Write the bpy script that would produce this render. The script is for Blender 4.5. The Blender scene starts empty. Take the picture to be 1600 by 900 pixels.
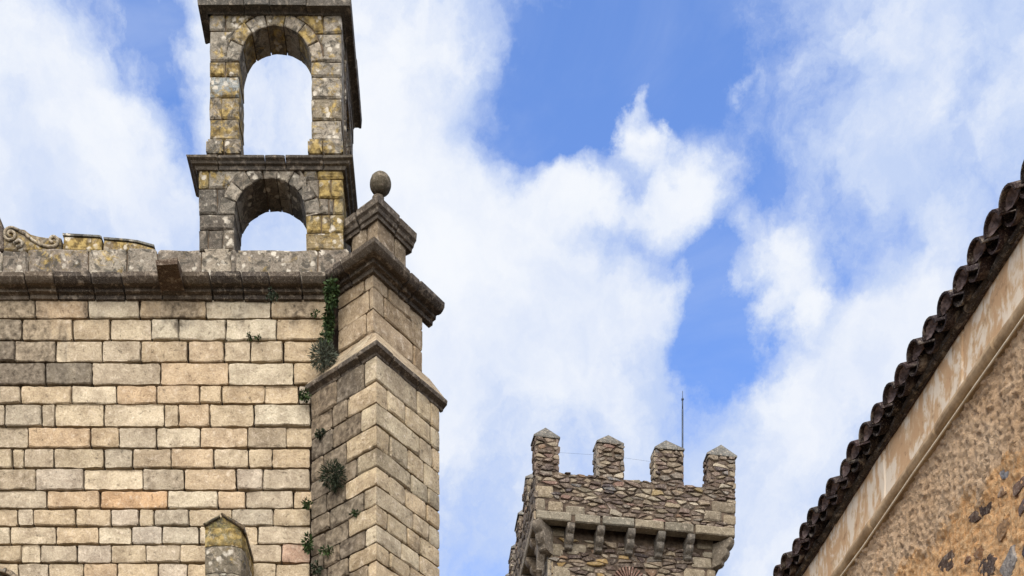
import bpy, bmesh, math, random
from mathutils import Vector, Matrix, noise

random.seed(7)
SC = bpy.context.scene
COL = SC.collection
EYE = 1.6                      # eye height; all "z" below are heights above the eye
F, CX, CY = 2030.0, 720.0, 2050.0

# ------------------------------------------------------------------ camera
cd = bpy.data.cameras.new('camera')
cam = bpy.data.objects.new('camera', cd)
COL.objects.link(cam)
cam.location = (0, 0, EYE)
cam.rotation_euler = (math.radians(90), 0, 0)     # level camera with a rising front: verticals stay upright
cd.sensor_width = 36
cd.lens = F / 1600 * 36
cd.shift_x = (800 - CX) / 1600
cd.shift_y = (CY - 450) / 1600
cd.clip_end = 5000
SC.camera = cam

# ------------------------------------------------------------------ node helpers
def link(nt, a, b):
    nt.links.new(a, b)

def nd(nt, typ, ins=None, **props):
    n = nt.nodes.new(typ)
    for k, v in props.items():
        setattr(n, k, v)
    for k, v in (ins or {}).items():
        s = n.inputs[k]
        if isinstance(v, bpy.types.NodeSocket):
            nt.links.new(v, s)
        else:
            s.default_value = v
    return n

def mth(nt, op, a, b=0.0, c=None, clamp=False):
    n = nt.nodes.new('ShaderNodeMath'); n.operation = op; n.use_clamp = clamp
    for i, v in enumerate((a, b) if c is None else (a, b, c)):
        if isinstance(v, bpy.types.NodeSocket): nt.links.new(v, n.inputs[i])
        else: n.inputs[i].default_value = v
    return n.outputs[0]

def sstep(nt, v, lo, hi, a=0.0, b=1.0):
    n = nd(nt, 'ShaderNodeMapRange', {'Value': v, 'From Min': lo, 'From Max': hi, 'To Min': a, 'To Max': b})
    n.interpolation_type = 'SMOOTHSTEP'
    return n.outputs['Result']

def mixc(nt, fac, a, b, blend='MIX'):
    n = nt.nodes.new('ShaderNodeMix'); n.data_type = 'RGBA'; n.blend_type = blend
    for s, v in ((n.inputs[0], fac), (n.inputs[6], a), (n.inputs[7], b)):
        if isinstance(v, bpy.types.NodeSocket): nt.links.new(v, s)
        else: s.default_value = v if not isinstance(v, tuple) or len(v) == 4 else (*v, 1)
    return n.outputs[2]

def tnoise(nt, vec, scale, detail=4, rough=0.55, dist=0.0):
    return nd(nt, 'ShaderNodeTexNoise', {'Vector': vec, 'Scale': scale, 'Detail': detail, 'Roughness': rough, 'Distortion': dist}).outputs['Fac']

def vscale(nt, vec, s):
    return nd(nt, 'ShaderNodeVectorMath', {0: vec, 1: s}, operation='MULTIPLY').outputs[0]

def lin(r, g, b, k=1.0):
    f = lambda c: ((c / 255 + 0.055) / 1.055) ** 2.4 if c > 10 else c / 255 / 12.92
    return (f(r) * k, f(g) * k, f(b) * k)

# ------------------------------------------------------------------ sky, sun, exposure
SUN = Vector((-0.10, -0.76, 0.70)).normalized()
w = bpy.data.worlds.new('World'); SC.world = w; w.use_nodes = True
nt = w.node_tree; nt.nodes.clear()
STR = 0.05
sky = nd(nt, 'ShaderNodeTexSky', sky_type='NISHITA', sun_disc=False)
sky.sun_elevation = math.asin(SUN.z); sky.sun_rotation = math.atan2(SUN.x, SUN.y)
sky.altitude = 400; sky.air_density = 1.0; sky.dust_density = 0.3; sky.ozone_density = 2.0
tc = nt.nodes.new('ShaderNodeTexCoord'); D = tc.outputs['Generated']
wn = nd(nt, 'ShaderNodeTexNoise', {'Vector': D, 'Scale': 9.0, 'Detail': 8, 'Roughness': 0.62})
off = nd(nt, 'ShaderNodeVectorMath', {0: wn.outputs['Color'], 1: (0.5, 0.5, 0.5)}, operation='SUBTRACT').outputs[0]
WD = nd(nt, 'ShaderNodeVectorMath', {0: off, 1: (0.11, 0.11, 0.11), 2: D}, operation='MULTIPLY_ADD').outputs[0]
n1 = tnoise(nt, D, 6.0, 8, 0.58, 0.3)
n2 = tnoise(nt, WD, 17.0, 10, 0.62, 0.2)
cov = mth(nt, 'ADD', mth(nt, 'MULTIPLY_ADD', n1, 0.8, 0.20), mth(nt, 'MULTIPLY_ADD', n2, 1.6, -0.80))
def sdir(px, py):
    return Vector(((px - CX) / F, 1, (CY - py) / F)).normalized()
CLOUDS = [  # patches of open sky (negative) and of cloud (positive): direction, angular radius, weight
    (880, 120, 130, -.75), (825, 225, 60, -.5), (960, 60, 130, -.45), (1060, 90, 130, -.42), (940, 180, 60, -.4), (1090, 170, 70, -.3),
    (1150, 300, 60, -.4), (1150, 370, 60, -.4), (1050, 410, 55, -.6), (985, 400, 45, -.45), (1110, 425, 60, -.5), (1130, 500, 70, -.75),
    (1140, 570, 70, -.7), (1095, 655, 65, -.4), (1190, 555, 40, -.3), (1260, 400, 90, -.28), (1350, 440, 80, -.2), (1230, 560, 50, -.3),
    (1335, 655, 50, -.5), (130, 20, 80, -.6), (225, 50, 70, -.65), (270, 130, 55, -.55), (285, 215, 40, -.4), (1000, 300, 25, -.4),
    (790, 0, 70, -.35), (1200, 80, 150, -.2), (1200, 220, 110, -.12), (770, 350, 40, -.2),
    (120, 230, 220, .55), (30, 330, 200, .4), (650, 230, 200, .55), (640, 600, 330, .5), (760, 480, 150, .4), (900, 270, 65, .6), (950, 300, 60, .4), (1010, 215, 38, .45),
    (1080, 260, 75, .55), (1050, 320, 60, .5), (1018, 150, 36, .75), (1036, 100, 26, .75), (988, 126, 28, .7), (1020, 195, 36, .5), (1185, 450, 80, .65), (1140, 395, 40, .3), (1250, 480, 35, .45),
    (940, 520, 150, .5), (1050, 520, 60, .4), (850, 390, 80, .3), (1290, 620, 120, .5), (1390, 530, 80, .45), (1200, 800, 180, .5), (1170, 620, 40, .3),
    (1480, 150, 250, .12), (1500, 380, 220, .25), (1330, 170, 150, .12), (1158, 130, 22, .3)]
for px, py, r, wt in CLOUDS:
    c = sdir(px, py)
    dist = nd(nt, 'ShaderNodeVectorMath', {0: WD, 1: c}, operation='DISTANCE').outputs['Value']
    cov = mth(nt, 'ADD', cov, sstep(nt, dist, r * 1.5 / F / 1.28, 0.0, 0.0, wt))
veil = sstep(nt, tnoise(nt, vscale(nt, D, (1.0, 1.0, 2.0)), 6.0, 6, 0.6, 0.8), 0.38, 0.75, 0.0, 0.30)
mask = mth(nt, 'MAXIMUM', mth(nt, 'POWER', sstep(nt, cov, 0.12, 0.92), 0.9), veil)
thin = sstep(nt, cov, 0.6, 1.3)
n3 = tnoise(nt, WD, 11.0, 8, 0.58)
bright = sstep(nt, mth(nt, 'MULTIPLY_ADD', n3, 1.1, mth(nt, 'MULTIPLY', thin, 0.35)), 0.46, 1.16)
ccol = mixc(nt, bright, lin(196, 213, 246, 0.218 / STR), lin(247, 250, 255, 0.218 / STR))
skyc = mixc(nt, 1.0, sky.outputs[0], (0.93, 1.08, 1.42), 'MULTIPLY')
fin = mixc(nt, mask, skyc, ccol)
bg = nd(nt, 'ShaderNodeBackground', {'Color': fin, 'Strength': STR})
out = nt.nodes.new('ShaderNodeOutputWorld'); link(nt, bg.outputs[0], out.inputs[0])

ld = bpy.data.lights.new('sun', 'SUN'); ld.energy = 1.5; ld.angle = math.radians(85); ld.color = (1.0, 0.935, 0.83)
sun = bpy.data.objects.new('sun', ld); COL.objects.link(sun)
sun.rotation_euler = SUN.to_track_quat('Z', 'Y').to_euler(); sun.location = (0, -20, 40)
SC.view_settings.view_transform = 'Standard'; SC.view_settings.look = 'None'
SC.view_settings.exposure = 2.2; SC.view_settings.gamma = 1.0

# ------------------------------------------------------------------ materials
def new_mat(name):
    m = bpy.data.materials.new(name); m.use_nodes = True
    nt = m.node_tree; nt.nodes.clear()
    o = nt.nodes.new('ShaderNodeOutputMaterial')
    b = nd(nt, 'ShaderNodeBsdfPrincipled', {'Roughness': 0.92})
    b.inputs['Specular IOR Level'].default_value = 0.15
    link(nt, b.outputs[0], o.inputs[0])
    return m, nt, b

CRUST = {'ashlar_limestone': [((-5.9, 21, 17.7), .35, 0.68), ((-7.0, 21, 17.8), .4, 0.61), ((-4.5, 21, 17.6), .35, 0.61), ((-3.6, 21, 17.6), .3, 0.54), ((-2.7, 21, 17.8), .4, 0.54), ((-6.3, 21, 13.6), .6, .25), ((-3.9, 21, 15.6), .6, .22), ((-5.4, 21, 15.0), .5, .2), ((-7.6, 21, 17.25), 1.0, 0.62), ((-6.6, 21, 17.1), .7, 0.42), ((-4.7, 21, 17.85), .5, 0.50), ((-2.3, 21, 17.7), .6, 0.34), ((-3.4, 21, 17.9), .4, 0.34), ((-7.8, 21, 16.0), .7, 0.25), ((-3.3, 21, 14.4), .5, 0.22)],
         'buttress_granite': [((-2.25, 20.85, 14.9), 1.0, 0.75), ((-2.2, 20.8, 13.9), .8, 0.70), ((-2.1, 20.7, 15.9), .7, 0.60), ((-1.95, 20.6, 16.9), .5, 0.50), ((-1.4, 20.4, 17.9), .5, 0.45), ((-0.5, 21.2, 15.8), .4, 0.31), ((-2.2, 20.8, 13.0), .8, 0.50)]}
def stone_mat(name, blotch=0.5, grain=0.35, stain=True, lichen=False, bump=0.6, stain_rgb=(70, 61, 51), fine=38):
    m, nt, b = new_mat(name)
    pos = nt.nodes.new('ShaderNodeNewGeometry').outputs['Position']
    oi = nt.nodes.new('ShaderNodeObjectInfo')
    sh = nd(nt, 'ShaderNodeVectorMath', {0: pos, 1: (7, 3, 5), 2: None} if False else {0: pos}, operation='ADD')
    rv = nd(nt, 'ShaderNodeCombineXYZ', {'X': mth(nt, 'MULTIPLY', oi.outputs['Random'], 37.0), 'Y': 0.0, 'Z': 0.0}).outputs[0]
    link(nt, rv, sh.inputs[1]); P = sh.outputs[0]
    base, al = oi.outputs['Color'], oi.outputs['Alpha']
    nA = tnoise(nt, P, 3.2, 6, 0.6)
    nB = tnoise(nt, P, 11, 6, 0.65, 0.3)
    nC = tnoise(nt, P, fine, 4, 0.7)
    nD = tnoise(nt, P, fine * 2.6, 2, 0.6)
    c = mixc(nt, sstep(nt, nA, 0.35, 0.68, 0, blotch), base, (0.55, 0.52, 0.50), 'MULTIPLY')
    c = mixc(nt, sstep(nt, nB, 0.50, 0.72, 0, blotch * 0.9), c, mixc(nt, 0.7, base, lin(222, 205, 180)), 'MIX')
    c = mixc(nt, sstep(nt, nC, 0.36, 0.64, grain, 0), c, (0.42, 0.38, 0.36), 'MULTIPLY')
    c = mixc(nt, sstep(nt, nD, 0.55, 0.75, 0, grain * 0.6), c, lin(226, 212, 190), 'MIX')
    nM = tnoise(nt, P, 24, 5, 0.7, 0.5)
    c = mixc(nt, sstep(nt, nM, 0.47, 0.36, 0, blotch * .55), c, (0.55, 0.49, 0.44), 'MULTIPLY')
    c = mixc(nt, sstep(nt, nM, 0.56, 0.68, 0, blotch * .4), c, (1.25, 1.23, 1.2), 'MULTIPLY')
    pit = sstep(nt, nB, 0.40, 0.31)
    c = mixc(nt, mth(nt, 'MULTIPLY', pit, 0.42), c, lin(88, 76, 62))
    if stain:      # grey-black crusts and run-off streaks, amount = object alpha
        st = tnoise(nt, vscale(nt, pos, (6.0, 6.0, 0.9)), 1.0, 6, 0.62)
        am = al
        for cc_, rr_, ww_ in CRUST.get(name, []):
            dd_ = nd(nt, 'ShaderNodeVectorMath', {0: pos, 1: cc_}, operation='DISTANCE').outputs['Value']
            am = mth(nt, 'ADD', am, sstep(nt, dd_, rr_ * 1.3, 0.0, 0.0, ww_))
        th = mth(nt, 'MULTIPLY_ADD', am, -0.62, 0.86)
        wide = tnoise(nt, vscale(nt, pos, (1, 1, .7)), 1.1, 5, .6)
        c = mixc(nt, sstep(nt, wide, .42, .68, 0, .45), c, (.70, .68, .64), 'MULTIPLY')
        s = mth(nt, 'DIVIDE', mth(nt, 'SUBTRACT', mth(nt, 'ADD', st, mth(nt, 'MULTIPLY_ADD', nB, 0.4, -0.2)), th), 0.16, clamp=True)
        c = mixc(nt, mth(nt, 'MULTIPLY', s, 0.72), c, mixc(nt, sstep(nt, nB, 0.35, 0.65), lin(*stain_rgb), mixc(nt, 0.45, base, lin(*[v + 30 for v in stain_rgb]))))
    if lichen:     # amount of ochre = object alpha
        v1 = tnoise(nt, pos, 5.5, 9, 0.72, 0.7)
        v2 = tnoise(nt, vscale(nt, P, (1, 1, 1)), 6.5, 7, 0.66, 0.8)
        vor = nd(nt, 'ShaderNodeTexVoronoi', {'Vector': nd(nt, 'ShaderNodeVectorMath', {0: nd(nt, 'ShaderNodeTexNoise', {'Vector': P, 'Scale': 14.0}).outputs['Color'], 1: (0.08, 0.08, 0.08), 2: P}, operation='MULTIPLY_ADD').outputs[0], 'Scale': 8.0}).outputs['Distance']
        dk = sstep(nt, v2, 0.50, 0.60, 0, 0.8)
        c = mixc(nt, dk, c, lin(66, 62, 54))
        th = mth(nt, 'MULTIPLY_ADD', al, -0.36, 0.66)
        oc = mth(nt, 'DIVIDE', mth(nt, 'SUBTRACT', v1, th), 0.10, clamp=True)
        oc = mth(nt, 'MULTIPLY', oc, 0.9)
        c = mixc(nt, oc, c, mixc(nt, sstep(nt, nB, 0.40, 0.62), lin(98, 80, 44), lin(164, 140, 84)))
        wm = mth(nt, 'MULTIPLY', sstep(nt, vor, 0.42, 0.26), sstep(nt, tnoise(nt, pos, 2.6, 4), 0.45, 0.60))
        c = mixc(nt, mth(nt, 'MULTIPLY', wm, 0.9), c, mixc(nt, nC, lin(160, 150, 130), lin(214, 204, 186)))
    link(nt, c, b.inputs['Base Color'])
    h = mth(nt, 'ADD', mth(nt, 'MULTIPLY', nB, 1.0), mth(nt, 'MULTIPLY', nC, 0.55))
    h = mth(nt, 'ADD', h, mth(nt, 'MULTIPLY', nD, 0.25))
    h = mth(nt, 'SUBTRACT', h, mth(nt, 'MULTIPLY', pit, 0.35))
    bp = nd(nt, 'ShaderNodeBump', {'Height': h, 'Strength': bump, 'Distance': 0.03})
    link(nt, bp.outputs[0], b.inputs['Normal'])
    return m

def plain_mat(name, rgb1, rgb2, scale=8, bump=0.4, dist=0.02, rough=0.9, stretch=(1, 1, 1), lo=0.35, hi=0.65):
    m, nt, b = new_mat(name)
    pos = nt.nodes.new('ShaderNodeNewGeometry').outputs['Position']
    P = vscale(nt, pos, stretch)
    a = tnoise(nt, P, scale, 7, 0.65)
    f = tnoise(nt, P, scale * 5, 4, 0.65)
    c = mixc(nt, sstep(nt, a, lo, hi), lin(*rgb1), lin(*rgb2))
    c = mixc(nt, sstep(nt, f, 0.35, 0.6, 0.4, 0), c, (0.5, 0.48, 0.46), 'MULTIPLY')
    link(nt, c, b.inputs['Base Color'])
    bp = nd(nt, 'ShaderNodeBump', {'Height': mth(nt, 'ADD', a, mth(nt, 'MULTIPLY', f, 0.4)), 'Strength': bump, 'Distance': dist})
    link(nt, bp.outputs[0], b.inputs['Normal']); b.inputs['Roughness'].default_value = rough
    return m

M_ASH = stone_mat('ashlar_limestone', 0.75, 0.42, bump=.8)
M_BUT = stone_mat('buttress_granite', 0.85, 0.5, bump=.85)
M_LIC = stone_mat('lichened_stone', 0.6, 0.5, stain=False, lichen=True, bump=0.8)
M_DRK = stone_mat('weathered_cornice_stone', 0.6, 0.5, stain=True, bump=0.7, stain_rgb=(48, 44, 40))
M_RUB = stone_mat('rubble_stone', 0.6, 0.5, stain=False, bump=0.9, fine=26)
M_JNT = plain_mat('joint_mortar', (36, 27, 20), (112, 94, 72), 5, 0.8, lo=.5, hi=.8)
M_MOR = plain_mat('rubble_mortar', (66, 55, 45), (104, 89, 74), 5, 1.0, 0.05)
M_BELL = plain_mat('belfry_mortar', (80, 68, 56), (122, 104, 84), 7, 0.8)

# ------------------------------------------------------------------ object helpers
WL = {}
def empty(name, loc, label=None, cat=None, group=None, parent=None):
    o = bpy.data.objects.new(name, None); COL.objects.link(o); o.empty_display_size = 0.3
    wl = Vector(loc) + Vector((0, 0, EYE)); WL[o.name] = wl
    if parent: o.parent = parent; o.location = wl - WL[parent.name]
    else: o.location = wl
    tag(o, label, cat, group)
    return o
def tag(o, label=None, cat=None, group=None, kind=None):
    if label: o['label'] = label
    if cat: o['category'] = cat
    if group: o['group'] = group
    if kind: o['kind'] = kind
def mk(name, verts, faces, mat, parent=None, color=(1, 1, 1, 1), smooth=True, kind=None, sharp=None):
    vs = [Vector(v) for v in verts]
    lo = Vector((min(v.x for v in vs), min(v.y for v in vs), min(v.z for v in vs)))
    hi = Vector((max(v.x for v in vs), max(v.y for v in vs), max(v.z for v in vs)))
    c = (lo + hi) / 2; c.z = lo.z
    me = bpy.data.meshes.new(name)
    me.from_pydata([v - c for v in vs], [], faces)
    bm = bmesh.new(); bm.from_mesh(me)
    bmesh.ops.recalc_face_normals(bm, faces=bm.faces)
    if sharp is not None:
        for e in bm.edges:
            if len(e.link_faces) == 2 and e.calc_face_angle(0) > sharp: e.smooth = False
    bm.to_mesh(me); bm.free()
    if smooth:
        me.polygons.foreach_set('use_smooth', [True] * len(me.polygons))
    me.materials.append(mat)
    o = bpy.data.objects.new(name, me); COL.objects.link(o)
    wl = c + Vector((0, 0, EYE)); WL[o.name] = wl
    if parent: o.parent = parent; o.location = wl - WL[parent.name]
    else: o.location = wl
    o.color = (*color[:3], color[3] if len(color) > 3 else 0.0)
    if kind: o['kind'] = kind
    return o
R = random.uniform
def nz(p, s, seed=0.0):
    return noise.noise(Vector((p[0] * s + seed, p[1] * s - seed, p[2] * s + seed * 0.5)))
def vary(c, a=0.06, t=0.03):
    k = 1 + R(-a, a); d = R(-t, t)
    return (c[0] * k * (1 + d), c[1] * k, c[2] * k * (1 - d))

def gstone(fr, u0, u1, z0, z1, parent, mat, col, al=0.0, name='stone', dep=0.16, bev=0.022, gap=0.010, rel=0.010, seg=0.2, proud=0.008, rag=1.0):
    """one dressed block on a surface fr(u, z, off): irregular outline, worn arrises, uneven face"""
    sd = R(0, 90)
    g = lambda: gap * R(0.5, 1.5)
    u0 += g(); u1 -= g(); z0 += g(); z1 -= g()
    b = min(bev, (u1 - u0) * 0.3, (z1 - z0) * 0.3)
    iu = max(1, round((u1 - u0) / seg)); iz = max(1, round((z1 - z0) / (seg * 0.8)))
    us = [u0, u0 + b] + [u0 + b + (u1 - u0 - 2 * b) * i / iu for i in range(1, iu)] + [u1 - b, u1]
    if us[1] < 0 < us[-2]:
        us = [u for u in us if abs(u) > 0.05] + [0.0]; us.sort()
    zs = [z0, z0 + b] + [z0 + b + (z1 - z0 - 2 * b) * i / iz for i in range(1, iz)] + [z1 - b, z1]
    tu, tz, pr = R(-.012, .012), R(-.012, .012), R(-proud, proud)
    nu, nv = len(us), len(zs)
    V, FA = [], []
    rk = [R(.5, 1.9) for _ in range(4)]
    for j, z in enumerate(zs):
        for i, u in enumerate(us):
            eu, ez = i in (0, nu - 1), j in (0, nv - 1)
            uu, zz = u, z
            p0 = fr(u, z, 0)
            if eu or i in (1, nu - 2): uu += (nz(p0, 4, sd) * 0.005 + nz(p0, 19, sd) * 0.007) * rag
            if ez or j in (1, nv - 2): zz += (nz(p0, 3, sd + 30) * 0.006 + nz(p0, 19, sd + 30) * 0.007) * rag
            if eu and ez:
                k = b * rk[(i > 0) + 2 * (j > 0)]
                uu += k if i == 0 else -k; zz += k if j == 0 else -k
            elif i in (1, nu - 2) and j in (1, nv - 2):
                k = b * max(0, rk[(i > 1) + 2 * (j > 1)] - .5)
                uu += k if i == 1 else -k; zz += k if j == 1 else -k
            if eu or ez: o = -b * .62
            else: o = rel * (nz(p0, 3.5, sd) + 0.6 * nz(p0, 9, sd)) + pr + tu * (u - u0) / (u1 - u0) + tz * (z - z0) / (z1 - z0)
            if abs(u) < 1e-6: uu = 0.0
            V.append(fr(uu, zz, o))
    for j in range(nv - 1):
        for i in range(nu - 1):
            a = j * nu + i; FA.append((a, a + 1, a + nu + 1, a + nu))
    loop = list(range(nu)) + [j * nu + nu - 1 for j in range(1, nv)] + [(nv - 1) * nu + i for i in range(nu - 2, -1, -1)] + [j * nu for j in range(nv - 2, 0, -1)]
    base = len(V)
    idx = {}
    for a in loop:
        i, j = a % nu, a // nu
        idx[a] = len(V); V.append(fr(us[i], zs[j], -dep))
    for k in range(len(loop)):
        a, c = loop[k], loop[(k + 1) % len(loop)]
        FA.append((a, c, idx[c], idx[a]))
    return mk(name, V, FA, mat, parent, (*col, al), sharp=0.45)

def pstone(outline, fr, dep, parent, mat, col, al=0.0, name='stone', bev=0.02, gap=0.008, rel=0.006, sub=0.16, back=False, rag=1.0, dome=0.0):
    """block with any outline (u, z), counter-clockwise, extruded by dep behind the surface"""
    sd = R(0, 90)
    pts = []
    n = len(outline)
    for k in range(n):
        a, c = Vector(outline[k]), Vector(outline[(k + 1) % n])
        m = max(1, int((c - a).length / sub))
        for q in range(m): pts.append(a.lerp(c, q / m))
    ar = sum(pts[k].x * pts[(k + 1) % len(pts)].y - pts[(k + 1) % len(pts)].x * pts[k].y for k in range(len(pts)))
    if ar < 0: pts.reverse()
    n = len(pts)
    def inset(P, d):
        o = []
        for k in range(len(P)):
            a, b_, c = P[k - 1], P[k], P[(k + 1) % len(P)]
            e1, e2 = (b_ - a), (c - b_)
            if e1.length < 1e-6: e1 = e2
            if e2.length < 1e-6: e2 = e1
            e1, e2 = e1.normalized(), e2.normalized()
            n1_, n2_ = Vector((-e1.y, e1.x)), Vector((-e2.y, e2.x))
            m_ = n1_ + n2_
            if m_.length < 0.2: m_ = n1_
            m_ = m_ / max(0.5, m_.length_squared / 2)
            o.append(b_ + m_ * d)
        return o
    A = inset(pts, gap)
    A = [p + Vector((nz((p.x, 0, p.y), 7, sd), nz((p.x, 5, p.y), 7, sd))) * 0.012 * rag for p in A]
    B = inset(A, bev)
    cx = sum(p.x for p in B) / n; cz = sum(p.y for p in B) / n
    V = [fr(p.x, p.y, -dep) for p in A] + [fr(p.x, p.y, -bev * 0.9) for p in A] + \
        [fr(p.x, p.y, rel * nz((p.x, 0, p.y), 5, sd)) for p in B]
    FA = []
    for k in range(n):
        q = (k + 1) % n
        FA.append((k, q, n + q, n + k)); FA.append((n + k, n + q, 2 * n + q, 2 * n + k))
    if dome:
        V.append(fr(cx, cz, dome))
        for k in range(n): FA.append((2 * n + k, 2 * n + (k + 1) % n, 3 * n))
    else:
        FA.append(tuple(range(2 * n, 3 * n)))
    if back: FA.append(tuple(range(n - 1, -1, -1)))
    return mk(name, V, FA, mat, parent, (*col, al), smooth=bool(dome), sharp=None)

def prism(outline, fr, o0, o1, mat, parent, name, color=(1, 1, 1, 1), kind=None):
    n = len(outline)
    V = [fr(u, z, o0) for u, z in outline] + [fr(u, z, o1) for u, z in outline]
    FA = [tuple(range(n)), tuple(range(2 * n - 1, n - 1, -1))] + [(k, (k + 1) % n, n + (k + 1) % n, n + k) for k in range(n)]
    return mk(name, V, FA, mat, parent, color, smooth=False, kind=kind)

def sweep(fr, u0, u1, prof, parent, mat, col, al=0.0, name='cornice_block', gap=0.010, jit=0.008, seg=0.3, worn=0.01):
    """moulded block: closed profile (off, z) swept along u, following the corner at u = 0"""
    sd = R(0, 90)
    u0 += gap * R(.6, 1.6); u1 -= gap * R(.6, 1.6)
    m = max(1, round((u1 - u0) / seg))
    us = [u0, u0 + 0.015] + [u0 + (u1 - u0) * i / m for i in range(1, m)] + [u1 - 0.015, u1]
    if u0 < -0.02 and u1 > 0.02:
        us = [u for u in us if abs(u) > 0.04] + [0.0]; us.sort()
    jo, jz = R(-jit, jit), R(-jit, jit)
    n = len(prof); V, FA = [], []
    for i, u in enumerate(us):
        e = i in (0, len(us) - 1)
        for o, z in prof:
            p0 = fr(u, z, o)
            oo = o + (jo + worn * nz(p0, 5, sd) - (0.012 if e else 0) if o > 0.02 else 0)
            V.append(fr(u, z + jz + worn * 0.7 * nz(p0, 6, sd + 9), oo))
    for i in range(len(us) - 1):
        for k in range(n):
            q = (k + 1) % n
            FA.append((i * n + k, i * n + q, (i + 1) * n + q, (i + 1) * n + k))
    FA.append(tuple(range(n))); FA.append(tuple((len(us) - 1) * n + k for k in range(n - 1, -1, -1)))
    return mk(name, V, FA, mat, parent, (*col, al), smooth=True, sharp=0.4)

def line_fr(o, d, nrm):
    """flat face: origin (x, y), unit direction, unit normal"""
    return lambda u, z, off: Vector((o[0] + d[0] * u + nrm[0] * off, o[1] + d[1] * u + nrm[1] * off, z))
def corner_fr(C, dL, dR, nL, nR):
    """two faces meeting at C (u = 0): u < 0 runs along dL, u > 0 along dR"""
    def fr(u, z, off):
        if u < -1e-9: d, nn, s = dL, nL, -u
        elif u > 1e-9: d, nn, s = dR, nR, u
        else: return Vector((C[0] + (nL[0] + nR[0]) * off, C[1] + (nL[1] + nR[1]) * off, z))
        # mitre: keep the offset faces meeting at the corner
        return Vector((C[0] + d[0] * s + nn[0] * off + (0 if s > abs(off) else 0), C[1] + d[1] * s + nn[1] * off, z))
    return fr
def box_pts(x0, x1, y0, y1, z0, z1):
    V = [(x, y, z) for z in (z0, z1) for y in (y0, y1) for x in (x0, x1)]
    return V, [(0, 1, 3, 2), (4, 6, 7, 5), (0, 4, 5, 1), (2, 3, 7, 6), (0, 2, 6, 4), (1, 5, 7, 3)]
def X(px, Y): return (px - CX) / F * Y
def Z(py, Y): return (CY - py) / F * Y
def tube(path, rad, mat, name, parent=None, seg=8, color=(1, 1, 1, 1)):
    V, FA = [], []
    n = len(path); path = [Vector(p) for p in path]
    for i, p in enumerate(path):
        t = (path[min(i + 1, n - 1)] - path[max(i - 1, 0)]).normalized()
        a = t.orthogonal().normalized() if abs(t.y) > 0.99 else t.cross(Vector((0, 1, 0))).normalized()
        b = t.cross(a)
        r = rad[i] if isinstance(rad, (list, tuple)) else rad
        for k in range(seg):
            an = 2 * math.pi * k / seg
            V.append(p + (a * math.cos(an) + b * math.sin(an)) * r)
    for i in range(n - 1):
        for k in range(seg):
            q = (k + 1) % seg
            FA.append((i * seg + k, i * seg + q, (i + 1) * seg + q, (i + 1) * seg + k))
    FA.append(tuple(range(seg))); FA.append(tuple((n - 1) * seg + k for k in range(seg - 1, -1, -1)))
    return mk(name, V, FA, mat, parent, color)

# ------------------------------------------------------------------ ground
M_GND = plain_mat('street_stone', (92, 84, 74), (118, 108, 96), 1.5, 0.4)
g = mk('ground', [(-600, -600, -EYE), (600, -600, -EYE), (600, 900, -EYE), (-600, 900, -EYE)], [(0, 1, 2, 3)], M_GND, smooth=False)
tag(g, kind='structure')

# ------------------------------------------------------------------ church
YW = 21.0
church = empty('church', (-8, YW + 2, -EYE), 'tan ashlar stone church with open two stage belfry and corner buttress', 'church')
wallf = lambda u, z, off: Vector((u, YW - off, z))
wall = mk('wall', *box_pts(-12.5, -1.15, YW + 0.10, YW + 9, -EYE, 16.60), M_JNT, church, smooth=False)

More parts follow.
